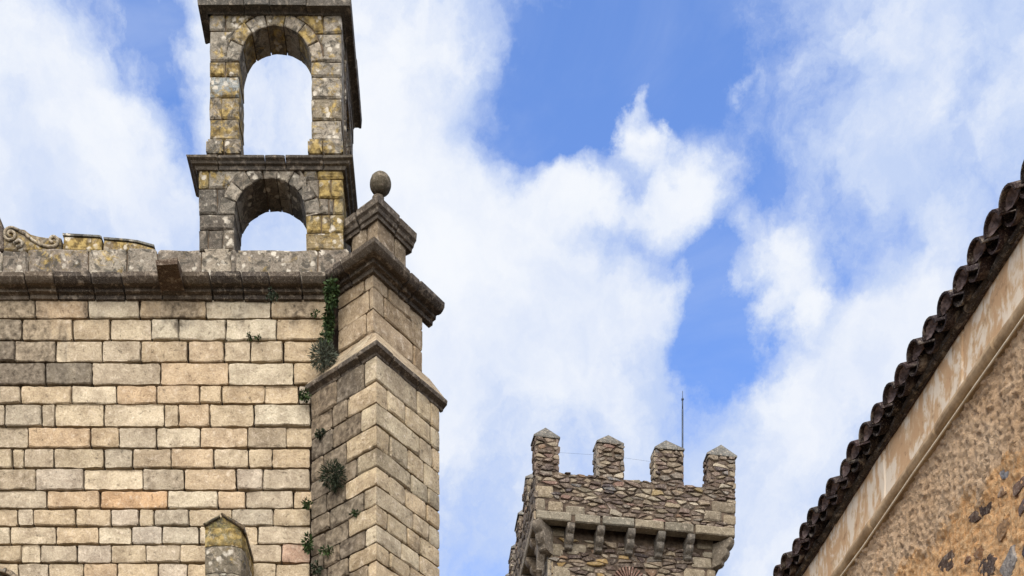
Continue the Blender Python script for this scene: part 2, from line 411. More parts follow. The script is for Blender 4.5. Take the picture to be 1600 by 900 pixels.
TAN, TAN2, PALE, GREYT, PEACH = lin(199, 179, 146), lin(188, 167, 134), lin(208, 192, 162), lin(184, 171, 148), lin(202, 174, 138)
ORANGE, GREYP, DGREY, MGREY, PINK = lin(202, 168, 128), lin(190, 179, 162), lin(146, 133, 112), lin(164, 149, 125), lin(196, 158, 136)
courses = [  # top, bottom, joints, {index of block: (colour, stain)}
    (467, 497, [-70, 55, 138, 218, 322, 423, 512], {0: (TAN, .45), 1: (PEACH, .35), 2: (PALE, .1), 3: (TAN2, .45), 4: (PALE, .35), 5: (TAN, .3)}),
    (498, 531.5, [-45, 34, 113, 172, 236, 279, 353, 432, 510], {0: (MGREY, .6), 1: (TAN, .4), 2: (TAN, .15), 6: (PALE, .1)}),
    (532.5, 565.5, [-50, 23, 87, 160, 220, 293, 350, 391, 442, 502], {0: (DGREY, .65), 1: (MGREY, .6), 2: (PALE, .2), 3: (GREYT, .15), 4: (TAN, .1), 5: (PEACH, .1)}),
    (566.5, 601, [-40, 71, 144, 251, 357, 458, 504], {0: (DGREY, .8), 1: (DGREY, .6), 2: (GREYT, .2), 3: (PEACH, .2), 4: (PALE, .15)}),
    (602, 630.5, [-62, 32, 112, 182, 245, 312, 346, 414, 467, 487], {0: (MGREY, .3), 2: (PALE, 0), 3: (PEACH, .05), 4: (PEACH, .15), 8: (GREYP, .1)}),
    (631.5, 666, [-60, 7, 65, 85, 163, 257, 279, 328, 396, 486], {1: (GREYT, .2), 2: (MGREY, .2), 4: (PALE, .05), 6: (PEACH, .1)}),
    (667, 699.5, [-55, 44, 141, 186, 244, 313, 387, 447, 489], {0: (MGREY, .2), 1: (PEACH, .0), 2: (TAN2, .2), 3: (GREYT, .05), 5: (PEACH, .25), 6: (MGREY, .25), 7: (TAN2, .1)}),
    (700.5, 731, [-50, 19, 37, 84, 162, 207, 268, 334, 388, 425, 485], {4: (GREYT, .05), 5: (MGREY, .3), 6: (PEACH, .25), 7: (PALE, 0)}),
    (732, 765.5, [-46, 56, 131, 223, 287, 369, 411, 485], {0: (MGREY, .35), 1: (GREYP, .05), 2: (PALE, .05), 4: (PEACH, .1), 5: (GREYP, .1)}),
    (766.5, 794, [-50, 73, 156, 262, 340, 384, 458, 489], {0: (GREYT, .1), 1: (PEACH, .3), 2: (ORANGE, .05), 3: (PALE, .0), 4: (PEACH, .2)}),
    (795, 821.5, [-40, 28, 52, 118, 173, 217, 241, 295, 362, 427, 486], {4: (GREYP, .05), 5: (TAN, 0), 7: (TAN, .35)}),
    (822.5, 850, [-60, 16, 87, 154, 206, 253, 311, 350, 403, 485], {1: (PALE, 0), 2: (TAN, .35), 4: (GREYP, .05), 8: (GREYT, .25)}),
    (851, 879, [-30, 34, 63, 120, 174, 228, 282, 330, 388, 440, 485], {3: (GREYP, .2), 5: (GREYT, .2), 8: (GREYT, .1), 9: (PINK, .1)}),
    (880, 909, [-50, 29, 75, 131, 184, 247, 293, 340, 383, 431, 485], {1: (GREYT, .3), 3: (PEACH, .1), 5: (GREYP, .1), 8: (TAN, .05)}),
    (910, 940, [-60, 10, 90, 150, 230, 310, 370, 440, 486], {}),
    (941, 972, [-30, 60, 120, 210, 260, 340, 420, 486], {})]
for top, bot, js, sp in courses:
    js = [js[0] - R(150, 180), js[0] - R(60, 90)] + js
    for i in range(len(js) - 1):
        c, a = sp.get(i - 2, (random.choice([TAN, TAN, PALE, TAN2, GREYT]), R(0.05, 0.32)))
        if c not in (ORANGE, DGREY, PALE): c = tuple(p * .66 + q * .34 for p, q in zip(c, TAN))
        c = tuple(p * .89 for p in c)
        gstone(wallf, X(js[i], YW), X(js[i + 1], YW), Z(bot, YW), Z(top, YW), wall, M_ASH, vary(c), a, rag=2.0, bev=.012, gap=.0125, seg=.10, rel=.012)

# --- buttress set diagonally on the corner
dL, dR = (-0.780, 0.6256), (0.628, 0.778)
nL, nR = (-0.6256, -0.780), (0.778, -0.628)
C1, L1, R1 = (-1.307, 20.098), 1.441, 1.5465
C2, L2, R2 = (-1.384, 20.509), 0.785, 1.211
C3, L3, R3 = (-1.338, 20.90), 0.594, 0.71
f1, f2, f3 = [corner_fr(c, dL, dR, nL, nR) for c in (C1, C2, C3)]
def core5(C, L, Rr, z0, z1, ins, mat, parent, name, back=1.6):
    a = Vector((C[0] + dL[0] * L, C[1] + dL[1] * L)); b = Vector((C[0], C[1])); c = Vector((C[0] + dR[0] * Rr, C[1] + dR[1] * Rr))
    i = Vector((-(nL[0] + nR[0]) * ins, -(nL[1] + nR[1]) * ins))
    a2 = a + Vector((-nL[0] * ins, -nL[1] * ins)); c2 = c + Vector((-nR[0] * ins, -nR[1] * ins))
    c2 -= Vector(dR) * ins
    e = c2 + Vector(dL) * back; ff = a2 + Vector(dR) * 0.9
    P = [a2, b + i, c2, e, ff]
    V = [(p.x, p.y, z) for z in (z0, z1) for p in P]
    n = 5
    return mk(name, V, [tuple(range(n)), tuple(range(2 * n - 1, n - 1, -1))] + [(k, (k + 1) % n, n + (k + 1) % n, n + k) for k in range(n)], mat, parent, smooth=False)
buttress = core5(C1, L1 + 0.1, R1, -EYE, 14.9, 0.05, M_JNT, church, 'buttress')
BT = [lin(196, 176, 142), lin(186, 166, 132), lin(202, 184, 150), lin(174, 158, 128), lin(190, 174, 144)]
BTL = [lin(142, 127, 103), lin(156, 138, 111), lin(128, 115, 95), lin(148, 131, 105)]  # left face palette, darkened for its stains and for the shade there
cyl = [554, 594, 627, 662, 698, 727, 757, 788, 818, 847, 875, 905, 935, 966]
Rj = [[.63, .84], [.17, .44, .84], [.66, .87], [.2, .48, .74], [.53, .8], [.2, .45, .78], [.57, .82], [.17, .47, .68], [.38, .67], [.2, .52, .87], [.4, .75], [.2, .6], [.5, .8]]
Lj = [[.18, .6], [.43, .66], [.23, .65], [.45, .8], [.29, .6], [.47, .75], [.19, .7], [.42, .78], [.16, .55, .8], [.42, .75], [.13, .42, .7], [.4, .7], [.2, .6]]
for k in range(len(cyl) - 1):
    z1, z0 = Z(cyl[k], C1[1]), Z(cyl[k + 1], C1[1])
    us = [-L1] + [-f * L1 for f in reversed(Lj[k])] + [f * R1 for f in Rj[k]] + [R1]
    for i in range(len(us) - 1):
        mid = (us[i] + us[i + 1]) / 2
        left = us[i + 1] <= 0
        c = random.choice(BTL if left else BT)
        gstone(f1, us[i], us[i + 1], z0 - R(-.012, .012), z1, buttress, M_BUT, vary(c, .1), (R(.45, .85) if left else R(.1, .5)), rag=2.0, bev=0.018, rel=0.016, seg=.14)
    # return face on the far side of the end wall (thin edge seen in profile)
    fs = line_fr((C1[0] + dR[0] * R1, C1[1] + dR[1] * R1), dL, dR)
    for i, (a, b) in enumerate(((0.0, .7), (.7, 1.4))):
        gstone(fs, a + .17, b + .17, z0, z1, buttress, M_BUT, vary(random.choice(BT), .1), R(0, .3))
# upper stage
cyu = [418, 447, 481, 517, 556]
core2 = core5(C2, L2 + 0.1, R2, 14.7, 16.6, 0.05, M_JNT, church, 'buttress_upper_stage', 1.5)
Rju = [[.3, .75], [.22, .98], [.8], [.35, .85]]
Lju = [[.25], [.12], [.2], [.4]]
for k in range(4):
    z1, z0 = Z(cyu[k], C2[1]), Z(cyu[k + 1], C2[1])
    us = [-L2] + [-f * L2 for f in reversed(Lju[k])] + [f * R2 for f in Rju[k] if f < .95] + [R2]
    for i in range(len(us) - 1):
        left = us[i + 1] <= 0
        gstone(f2, us[i], us[i + 1], z0, z1 - (0 if k else 0.05), core2, M_BUT, vary(random.choice([lin(182, 160, 128), lin(170, 148, 116)]), .06), R(.2, .4), rag=1.8, bev=0.018, rel=0.016, seg=.14)
    fs = line_fr((C2[0] + dR[0] * R2, C2[1] + dR[1] * R2), dL, dR)
    gstone(fs, .17, .9, z0, z1, core2, M_BUT, vary(BT[0], .1), .2)
# weathered drip course between the stages
drip = [(-0.05, 14.80), (0.0, 14.80), (0.015, 14.83), (0.095, 14.865), (0.105, 14.915), (0.08, 14.95), (-0.05, 14.95)]
slope = [(0.075, 14.945), (-0.29, 15.47), (-0.40, 15.40), (-0.05, 14.92)]
dc = empty('drip_course', (C1[0], C1[1], 14.8), parent=church)
for a, b in ((-L1 - .05, -.75), (-.75, -.32), (-.32, .3), (.3, .95), (.95, R1 + .08)):
    sweep(f1, a, b, drip, dc, M_DRK, vary(lin(92, 82, 70)), .6, 'drip_stone', worn=.010)
    sweep(f1, a, b, slope, dc, M_BUT, vary(lin(176, 158, 128)), .35, 'weathering_stone', worn=.008)
# lichen-dark cornice
CORN = lambda z, k=1.0: [(-0.05, z - .245), (0.045 * k, z - .24), (0.055 * k, z - .185), (0.12 * k, z - .178), (0.13 * k, z - .125), (0.155 * k, z - .12), (0.19 * k, z - .135), (0.235 * k, z - .135), (0.27 * k, z - .115), (0.295 * k, z - .085), (0.305 * k, z - .075), (0.31 * k, z - .01), (0.28 * k, z), (-0.05, z + .03)]
cornice = empty('cornice', (-4, YW, 16.3), parent=church)
CG = [lin(84, 75, 65), lin(74, 66, 58), lin(96, 86, 73)]
js = [-230, -150, -60, 47, 92, 150, 197, 255, 333, 382, 424, 473, 512]
for a, b in zip(js, js[1:]):
    sweep(wallf, X(a, YW), X(b, YW), CORN(16.58), cornice, M_DRK, vary(random.choice(CG), .12), R(.3, .55))
for a, b in ((-L2 - .14, -.60), (-.60, -.42), (-.42, .56), (.56, .80), (.80, R2 + .22)):
    sweep(f2, a, b, CORN(16.63), cornice, M_DRK, vary(random.choice(CG), .12), R(.3, .55))
# parapet
parapet = mk('parapet', *box_pts(-12.5, -1.95, YW + 0.08, YW + 0.6, 16.55, 17.17), M_BELL, church, smooth=False)
js = [-230, -140, -60, 2, 43, 137, 197, 245, 314, 360, 368, 496, 545]
PG = [lin(128, 118, 104), lin(140, 130, 114), lin(118, 110, 98), lin(150, 140, 122)]
pf = lambda u, z, off: Vector((u, YW + 0.04 - off, z))
for a, b in zip(js, js[1:]):
    h = R(-.02, .03)
    gstone(pf, X(a, YW), X(b, YW), 16.6, 17.21 + h, parapet, M_LIC, vary(random.choice(PG), .1), R(.1, .4), dep=.45, bev=.03, rel=.02, rag=2.4, gap=.006)
# scroll and sloping coping on the parapet
yS = YW + 0.30
sf = lambda u, z, off: Vector((u, yS - off, z))
sx, sz = lambda p: X(p, yS), lambda p: Z(p, yS)
blk = [(5, 392), (95, 392), (96, 371), (88, 368), (78, 371), (60, 368), (48, 364), (38, 357), (24, 355), (12, 358), (5, 366)]
scroll = pstone([(sx(a), sz(b)) for a, b in blk], sf, .3, parapet, M_LIC, lin(120, 108, 88), .55, 'scroll', back=True)
def spiral(cx_, cy_, r0, turns, a0, sgn):
    return [(cx_ + r0 * (1 - .78 * t) * math.cos(a0 + sgn * t * turns * 2 * math.pi), cy_ + r0 * (1 - .78 * t) * math.sin(a0 + sgn * t * turns * 2 * math.pi)) for t in [i / 22 for i in range(23)]]
s1 = spiral(17, 368, 11.5, 1.6, -1.2, -1)
s1 = list(reversed(s1)) + [(30, 361), (40, 367), (52, 377), (64, 384), (78, 387)] + spiral(83, 377, 9.5, 1.0, 1.4, -1)
tube([(sx(a), yS - .015, sz(b)) for a, b in s1], .026, M_LIC, 'volute_moulding', parapet, 6, (*lin(165, 152, 128), .25))
s2 = [(22, 382), (30, 376), (36, 380), (33, 386), (26, 387)]
tube([(sx(a), yS - .01, sz(b)) for a, b in s2], .03, M_LIC, 'leaf_carving', parapet, 6, (*lin(150, 140, 122), .1))
for pts, al in (([(97, 392), (159, 392), (159, 373), (156, 371), (98, 368)], .8), ([(160, 392), (242, 392), (241, 386), (215, 379), (200, 377), (162, 374)], .6)):
    cs = pstone([(sx(a), sz(b)) for a, b in pts], sf, .3, parapet, M_LIC, lin(128, 112, 86), al, 'coping_stone', back=True)
    tp = [pts[-1], *[p for p in reversed(pts[2:-1])]]
    prism([(sx(a), sz(b)) for a, b in [pts[-1]] + list(reversed(pts[2:-1]))] + [(sx(a), sz(b - 3)) for a, b in pts[2:-1]] + [(sx(pts[-1][0]), sz(pts[-1][1] - 3))], sf, .012, -.3, M_LIC, parapet, 'coping_slab', (*lin(112, 112, 104), .2))
pstone([(sx(-120), sz(392)), (sx(8), sz(392)), (sx(8), sz(385)), (sx(3), sz(346)), (sx(-4), sz(328)), (sx(-116), sz(328))], sf, .4, parapet, M_LIC, lin(86, 76, 66), .2, 'pedestal', back=True)
# stone spout through the cornice
vs = [(X(252, 20.95), 20.95, 16.40), (X(290, 20.95), 20.95, 16.40), (X(277, 20.38), 20.38, 16.44), (X(244, 20.38), 20.38, 16.42),
      (X(252, 20.95), 20.95, 16.62), (X(290, 20.95), 20.95, 16.64), (X(277, 20.38), 20.38, 16.54), (X(243, 20.38), 20.38, 16.50)]
mk('water_spout', vs, [(0, 1, 2, 3), (7, 6, 5, 4), (3, 2, 6, 7), (1, 5, 6, 2), (0, 3, 7, 4), (0, 4, 5, 1)], M_DRK, church, (*lin(88, 72, 58), .3), smooth=False)

# --- pinnacle with ball on the buttress
pin = core5(C3, L3, R3, 16.5, 17.6, 0.05, M_JNT, church, 'pinnacle', .6)
for z0, z1, us in ((16.6, 17.22, [-L3, .3, R3]), (17.22, 17.62, [-L3, -.25, .42, R3])):
    for a, b in zip(us, us[1:]):
        gstone(f3, a, b, z0, z1, pin, M_BUT, vary(lin(138, 122, 98), .12), .35, bev=.025)
fs = line_fr((C3[0] + dR[0] * R3, C3[1] + dR[1] * R3), dL, dR)
gstone(fs, .02, L3, 16.6, 17.62, pin, M_BUT, lin(138, 122, 98), .3)
zc = 17.80
cap = [(-0.05, zc - .24), (0.03, zc - .24), (0.04, zc - .19), (0.07, zc - .18), (0.09, zc - .13), (0.13, zc - .10), (0.14, zc), (0.11, zc + .02), (-0.27, zc + .20), (-0.27, zc - .2)]
for a, b in ((-L3 - .12, -.36), (-.36, .40), (.40, R3 + .12)):
    sweep(f3, a, b, cap, pin, M_DRK, vary(lin(92, 82, 70)), .45, 'cap_stone', worn=.006)
pc = Vector((C3[0] + dR[0] * .34 + dL[0] * .30, C3[1] + dR[1] * .34 + dL[1] * .30))
V, FA = [], []
ring = [(0.26, zc + .02), (0.20, zc + .22), (0.12, zc + .30), (0.09, zc + .44), (0.10, zc + .50)]
for r, z in ring:
    for k in range(16): V.append((pc.x + r * math.cos(k * math.pi / 8), pc.y + r * math.sin(k * math.pi / 8), z))
for i in range(len(ring) - 1):
    for k in range(16): FA.append((i * 16 + k, i * 16 + (k + 1) % 16, (i + 1) * 16 + (k + 1) % 16, (i + 1) * 16 + k))
mk('finial_stem', V, FA, M_DRK, pin, (*lin(104, 94, 80), .3))
def ball(c, r, sq=1.0, n=20, m=14):
    V, FA = [], []
    for j in range(m + 1):
        th = math.pi * j / m
        for k in range(n):
            ph = 2 * math.pi * k / n
            d = Vector((math.sin(th) * math.cos(ph), math.sin(th) * math.sin(ph), math.cos(th) * sq))
            V.append(Vector(c) + d * r * (1 + .03 * nz(d, 2.5)))
    for j in range(m):
        for k in range(n): FA.append((j * n + k, j * n + (k + 1) % n, (j + 1) * n + (k + 1) % n, (j + 1) * n + k))
    return V, FA
mk('ball', *ball((X(594.5, pc.y), pc.y, Z(288, pc.y)), .178, .93), M_DRK, pin, (*lin(104, 96, 80), .3))

# --- belfry
belfry = empty('belfry', (-3, YW + .3, 17.2), parent=church)
def arch_pts(cx_, zs, r, a0, a1, n=14):
    return [(cx_ + r * math.cos(a0 + (a1 - a0) * i / n), zs + r * math.sin(a0 + (a1 - a0) * i / n)) for i in range(n + 1)]
def stage(Y, thick, xl, xr, ztop, zbot, cpx, spy, rpx, ringpx, rowsL, rowsR, nv, palL, palR, palV):
    fr = lambda u, z, off: Vector((u, Y - off, z))
    x = lambda p: X(p, Y); z = lambda p: Z(p, Y)
    s = Y / F
    cx_, zs, r, ro = x(cpx), z(spy), rpx * s, (rpx + ringpx) * s
    XL, XR, ZT, ZB = x(xl), x(xr), z(ztop), z(zbot)
    i = .035
    outl = [(XL + i, ZB), (cx_ - r - i, ZB)] + list(reversed(arch_pts(cx_, zs, r + i, 0, math.pi))) + [(cx_ + r + i, ZB), (XR - i, ZB), (XR - i, ZT), (XL + i, ZT)]
    core = prism(outl, fr, -.04, -thick + .01, M_BELL, belfry, 'arch_wall')
    # voussoirs
    for k in range(nv):
        a0, a1 = math.pi * k / nv + .006, math.pi * (k + 1) / nv - .006
        top = arch_pts(cx_, zs, ro * R(.97, 1.03), a0, a1, 3)
        o = arch_pts(cx_, zs, r, a0, a1, 3)
        o = [(u, v) for u, v in o] + [(u, min(v, ZT - .01)) for u, v in reversed(top)]
        c, al = palV[k % len(palV)]
        pstone(o, fr, thick, belfry, M_LIC, vary(c, .1), al, 'voussoir', bev=.012, gap=.003, rag=1.4, back=True, sub=.3)
    def edge(zz, sgn):
        d = zz - zs
        if d <= 1e-4: return cx_ + sgn * r
        if d >= ro: return cx_
        return cx_ + sgn * math.sqrt(ro * ro - d * d)
    for rows, sgn, pal in ((rowsL, -1, palL), (rowsR, 1, palR)):
        for (t, b, splits), (ri, prow) in zip(rows, enumerate(pal)):
            z1, z0 = z(t), z(b)
            zz = [z0 + (z1 - z0) * q / 5 for q in range(6)]
            ed = [(edge(v, sgn), v) for v in zz]
            if z0 < zs - .01: ed = [(cx_ + sgn * r, z0), (cx_ + sgn * r, min(z1, zs))]
            xo = XL if sgn < 0 else XR
            sp = [x(p) for p in splits]
            cols = [xo] + (sp if sgn < 0 else list(reversed(sp)))
            for ci, u in enumerate(cols):
                last = ci == len(cols) - 1
                if not last:
                    nx = cols[ci + 1]; o = [(u, z0), (nx, z0), (nx, z1), (u, z1)]
                    lim = min if sgn < 0 else max
                    o = [(u, z0), (lim(nx, edge(z0, sgn)), z0), (lim(nx, edge(z1, sgn)), z1), (u, z1)]
                else:
                    o = [(u, z0)] + [(e if (e - u) * sgn < 0 else u, v) for e, v in ed] + [(u, z1)]
                c, al = prow[ci % len(prow)]
                pstone(o, fr, thick, belfry, M_LIC, vary(c, .1), al, 'stone', bev=.024, gap=.008, back=True, rag=1.5, rel=.012)
    return core
GD, GM, GL, OC, OB = lin(98, 92, 82), lin(122, 114, 100), lin(150, 141, 124), lin(148, 132, 92), lin(140, 124, 90)
loL = [(263, 294, [326]), (294, 334, [339]), (334, 358, []), (358, 391, [325, 348])]
loR = [(263, 279, [472, 496]), (279, 309, [475, 498, 517]), (309, 334, [514, 521]), (334, 363, [502, 516]), (363, 391, [])]
palL = [[(OC, .65), (GL, .4)], [(GD, 0), (GD, .05)], [(GD, 0)], [(GD, .05), (GD, 0), (GM, 0)]]
palR = [[(OC, .75), (GM, .4), (GM, .2)], [(OC, .75), (OC, .75), (GM, .2), (GM, .2)], [(OC, .6), (GM, .4), (GM, .25)], [(OC, .6), (OB, .65), (OC, .65)], [(OB, .5)]]
stage(21.1, .65, 310, 537, 262, 391, 422, 334, 56, 22, loL, loR, 9, palL, palR, [(GM, .1), (GD, .05), (GM, .1), (GL, .1)])
upL = [(19, 47.5, [352]), (47.5, 95, []), (95, 118, [352]), (118, 151, []), (151, 185, [345]), (185, 219, [])]
upR = [(19, 51, [505]), (51, 95, []), (95, 119, []), (119, 153, []), (153, 187, []), (187, 220, [])]
LB = lin(134, 124, 104)
palUL = [[(GL, .4), (LB, .5)], [(GL, .4)], [(LB, .6), (LB, .6)], [(lin(136, 140, 136), .55)], [(GL, .45), (LB, .6)], [(LB, .55)]]
palUR = [[(GL, .45), (OB, .6)], [(GL, .3)], [(GL, .38)], [(GL, .35)], [(LB, .42)], [(GL, .35)]]
stage(21.2, .5, 327, 534, 18, 240, 430, 95, 56, 21, upL, upR, 7, palUL, palUR, [(GL, .4), (LB, .6), (GL, .2), (LB, .5)])
ufr = lambda u, z, off: Vector((u, 21.2 - off, z))
for a, b, al in ((321.5, 350, .5), (350.5, 377, .35), (480, 504, .6), (504.5, 537, .45)):
    gstone(lambda u, z, off: Vector((u, 21.16 - off, z)), X(a, 21.2), X(b, 21.2), Z(242, 21.2), Z(218.5, 21.2), belfry, M_LIC, vary(GM), al, 'plinth_stone', dep=.55, bev=.025)
# belfry string course and top cornice; both turn the corner and run back along the return wall
BX = X(537, 21.1)                                       # outer face of the return wall
BL = X(310, 21.1)
def u_fr(xl, xr, y):
    """front face from xl to xr (u), then back along +Y on the right (u > xr) and on the left (u < xl)"""
    def fr(u, z, off):
        if u < xl - 1e-9: return Vector((xl - off, y + (xl - u), z))
        if u > xr + 1e-9: return Vector((xr + off, y + (u - xr), z))
        if abs(u - xl) < 1e-6: return Vector((xl - off, y - off, z))
        if abs(u - xr) < 1e-6: return Vector((xr + off, y - off, z))
        return Vector((u, y - off, z))
    return fr
def ring_course(xl, xr, y, prof, cuts, back_l, back_r, parent, cols):
    fr = u_fr(xl, xr, y)
    us = [xl - back_l] + cuts + [xr + .9, xr + back_r]
    for a, b in zip(us, us[1:]):
        # insert the exact corner columns
        V, FA = [], []
        cs = sorted(set([a + .005, a + .02, b - .02, b - .005] + [c for c in (xl, xr) if a + .03 < c < b - .03] + [(a + b) / 2]))
        n = len(prof); jo, jz = R(-.007, .007), R(-.008, .008); sd = R(0, 50)
        for i, u in enumerate(cs):
            e = i in (0, len(cs) - 1)
            for o, z in prof:
                p0 = fr(u, z, o)
                V.append(fr(u, z + jz + .007 * nz(p0, 5, sd), o + (jo + .008 * nz(p0, 4, sd) - (.01 if e else 0) if o > .02 else 0)))
        for i in range(len(cs) - 1):
            for k in range(n):
                q = (k + 1) % n; FA.append((i * n + k, i * n + q, (i + 1) * n + q, (i + 1) * n + k))
        FA.append(tuple(range(n))); FA.append(tuple((len(cs) - 1) * n + k for k in range(n - 1, -1, -1)))
        mk('cornice_block', V, FA, M_DRK, parent, (*vary(random.choice(cols), .1), R(.3, .6)), sharp=.5)
zs_ = 18.655
prof = [(-.3, zs_ - .12), (0.03, zs_ - .12), (0.05, zs_ - .075), (0.09, zs_ - .07), (0.11, zs_ - .045), (0.155, zs_ - .03), (0.165, zs_), (-.45, zs_ + .02)]
ring_course(BL, BX, 21.1, prof, [X(340, 21), X(414, 21), X(446, 21), X(505, 21)], .6, 2.1, belfry, [lin(92, 86, 78), lin(76, 72, 66), lin(104, 96, 84)])
zs_ = 21.37
prof = [(-.3, zs_ - .22), (0.03, zs_ - .22), (0.05, zs_ - .19), (0.11, zs_ - .185), (0.14, zs_ - .20), (0.16, zs_ - .20), (0.17, zs_ - .06), (0.15, zs_), (-.5, zs_ + .05)]
UX, UL = X(534, 21.2), X(327, 21.2)
ring_course(UL, UX, 21.2, prof, [X(380, 21), X(420, 21), X(478, 21)], .5, 2.05, belfry, [lin(100, 94, 84), lin(84, 80, 72)])
# low gable above the frame
pstone([(UL - .05, 21.4), (UX + .05, 21.4), ((UL + UX) / 2, 22.2)], ufr, .5, belfry, M_LIC, GM, .3, 'gable_stone', back=True)
# return wall with its own narrow openings
rw = belfry
rf = lambda u, z, off: Vector((BX - .02 + off, u, z))
def blockrow(y0, y1, z0, z1, n):
    for i in range(n):
        a, b = y0 + (y1 - y0) * i / n, y0 + (y1 - y0) * (i + 1) / n
        V, FA = box_pts(BX - .36, BX - .02 + R(-.01, .01), a + .004, b - .004, z0 + .004, z1 - .004)
        mk('stone', V, FA, M_LIC, rw, (*vary(lin(96, 86, 74), .1), .3), smooth=False)
for k in range(4): blockrow(21.76, 23.15, 17.22 + .33 * k, 17.55 + .33 * k, 2)
for k in range(8):
    z0 = 18.68 + .31 * k
    if 0 < k < 6: blockrow(21.705, 21.80, z0, z0 + .31, 1); blockrow(22.55, 23.2, z0, z0 + .31, 1)
    else: blockrow(21.705, 23.2, z0, z0 + .31, 2)

# --- portal pinnacle and arch hood at the foot of the picture
YP = 20.2
pp = empty('portal_pinnacle', (X(350, YP), YP, 11.4), parent=church)
def shaft(py0, py1, name, col, al):
    z0, z1 = Z(py1, YP), Z(py0, YP)
    P = [(X(321, YP), .0), (X(323, YP), -.13), (X(336, YP), -.17), (X(366, YP), -.17), (X(379, YP), -.11), (X(384, YP), .0), (X(384, YP), .8), (X(321, YP), .8)]
    V = []; nn = len(P)
    for z, k in ((z0 + .006, .985), (z0 + .02, 1), (z1 - .02, 1), (z1 - .006, .985)):
        cx_ = X(352, YP)
        for u, y in P: V.append((cx_ + (u - cx_) * k + .008 * nz((u, y, z), 4), YP + y * k, z))
    FA = [tuple(range(nn)), tuple(3 * nn + k for k in range(nn - 1, -1, -1))]
    for i in range(3):
        for k in range(nn): FA.append((i * nn + k, i * nn + (k + 1) % nn, (i + 1) * nn + (k + 1) % nn, (i + 1) * nn + k))
    mk(name, V, FA, M_LIC, pp, (*col, al), sharp=.6)
shaft(834, 863, 'shaft_stone', lin(128, 118, 84), .6)
shaft(863, 905, 'shaft_stone', lin(118, 109, 91), .2)
shaft(905, 960, 'shaft_stone', lin(134, 124, 106), .2)
# gabled cap: two sloping slabs over a curved gable
gz = lambda p: Z(p, YP)
pstone([(X(322, YP), gz(836)), (X(384, YP), gz(836)), (X(378, YP), gz(829)), (X(364, YP), gz(820)), (X(350, YP), gz(815)), (X(337, YP), gz(819)), (X(325, YP), gz(826))],
       lambda u, z, off: Vector((u, YP - .15 - off, z)), .9, pp, M_LIC, lin(128, 118, 76), .6, 'gable', bev=.02, back=True)
capf = lambda u, z, off: Vector((u, YP - .20 - off, z))
for pts in ([(347, 813), (352, 813), (386, 832), (386, 841), (378, 836), (351, 819)],):
    pstone([(X(a, YP), gz(b)) for a, b in pts], capf, .9, pp, M_LIC, lin(92, 78, 58), .25, 'cap_slab', bev=.012, back=True)
pstone([(X(a, YP), gz(b)) for a, b in [(320, 829), (347, 814), (347, 819), (326, 832)]], capf, .9, pp, M_LIC, lin(128, 120, 96), .4, 'cap_slab', bev=.012, back=True)
# hood arch of the portal
pa = empty('portal_arch', (X(-12, 20.8), 20.8, 11), parent=church)
acx, acz = X(-12, 20.75), Z(940, 20.75)
for k in range(6):
    a0, a1 = math.radians(20 + 24 * k), math.radians(43 + 24 * k)
    for r0, r1, d, nm, c in ((.42, .50, .16, 'voussoir', lin(92, 78, 64)), (.505, .60, .24, 'hood_moulding', lin(160, 142, 116))):
        o = arch_pts(acx, acz, r0, a0, a1, 5) + list(reversed(arch_pts(acx, acz, r1, a0, a1, 5)))
        pstone(o, lambda u, z, off, d=d: Vector((u, YW - d - off, z)), d, pa, M_LIC, vary(c), .1, nm, bev=.012, sub=.4)

# ------------------------------------------------------------------ battlemented tower
YT = 42.0
T0 = (X(836, YT), YT)
dF, dS = (0.989, 0.150), (-0.085, 0.9964)
nF, nS = (0.150, -0.989), (-0.9964, -0.085)
WF, WS = 6.80, 8.6
tower = empty('tower', (T0[0] + 3, T0[1] + 4, -EYE), 'square rubble stone tower with battlements and corbels far behind the church', 'tower')
ff = line_fr(T0, dF, nF)                                     # parapet front
fsd = line_fr(T0, dS, nS)                                    # parapet left side
def zf(py): return Z(py, YT)
ZS0, ZS1, ZSILL, ZBODY = zf(811), zf(797), 27.25, 28.33
OV = 0.52
def quad_prism(P, z0, z1, mat, parent, name, kind=None, color=(1, 1, 1, 1)):
    n = len(P); V = [(p[0], p[1], z) for z in (z0, z1) for p in P]
    return mk(name, V, [tuple(range(n)), tuple(range(2 * n - 1, n - 1, -1))] + [(k, (k + 1) % n, n + (k + 1) % n, n + k) for k in range(n)], mat, parent, color, smooth=False, kind=kind)
def tp(a, b):                                                # plan point: a along front, b along side
    return (T0[0] + dF[0] * a + dS[0] * b, T0[1] + dF[1] * a + dS[1] * b)
OVb = OV
OVc = OV + .04
body = quad_prism([tp(OVc, OVc), tp(WF - OVc, OVc), tp(WF - OVc, WS - OVc), tp(OVc, WS - OVc)], -EYE, ZS1 + .95, M_MOR, tower, 'wall')
i = .04
parw = quad_prism([tp(i, i), tp(WF - i, i), tp(WF - i, WS - i), tp(i, WS - i)], ZS1 + .90, ZS1 + 1.0, M_MOR, tower, 'walkway')
par = empty('battlement', (*tp(WF / 2, 0), ZS1), parent=tower)
for P in ([tp(i, i), tp(WF - i, i), tp(WF - i, .27), tp(i, .27)], [tp(i, .27), tp(.27, .27), tp(.27, WS), tp(i, WS)], [tp(WF - .27, .27), tp(WF - i, .27), tp(WF - i, WS), tp(WF - .27, WS)], [tp(.5, WS - .5), tp(WF - .5, WS - .5), tp(WF - .5, WS), tp(.5, WS)]):
    quad_prism(P, ZS0 + .04, ZSILL - .03, M_MOR, par, 'parapet_core')

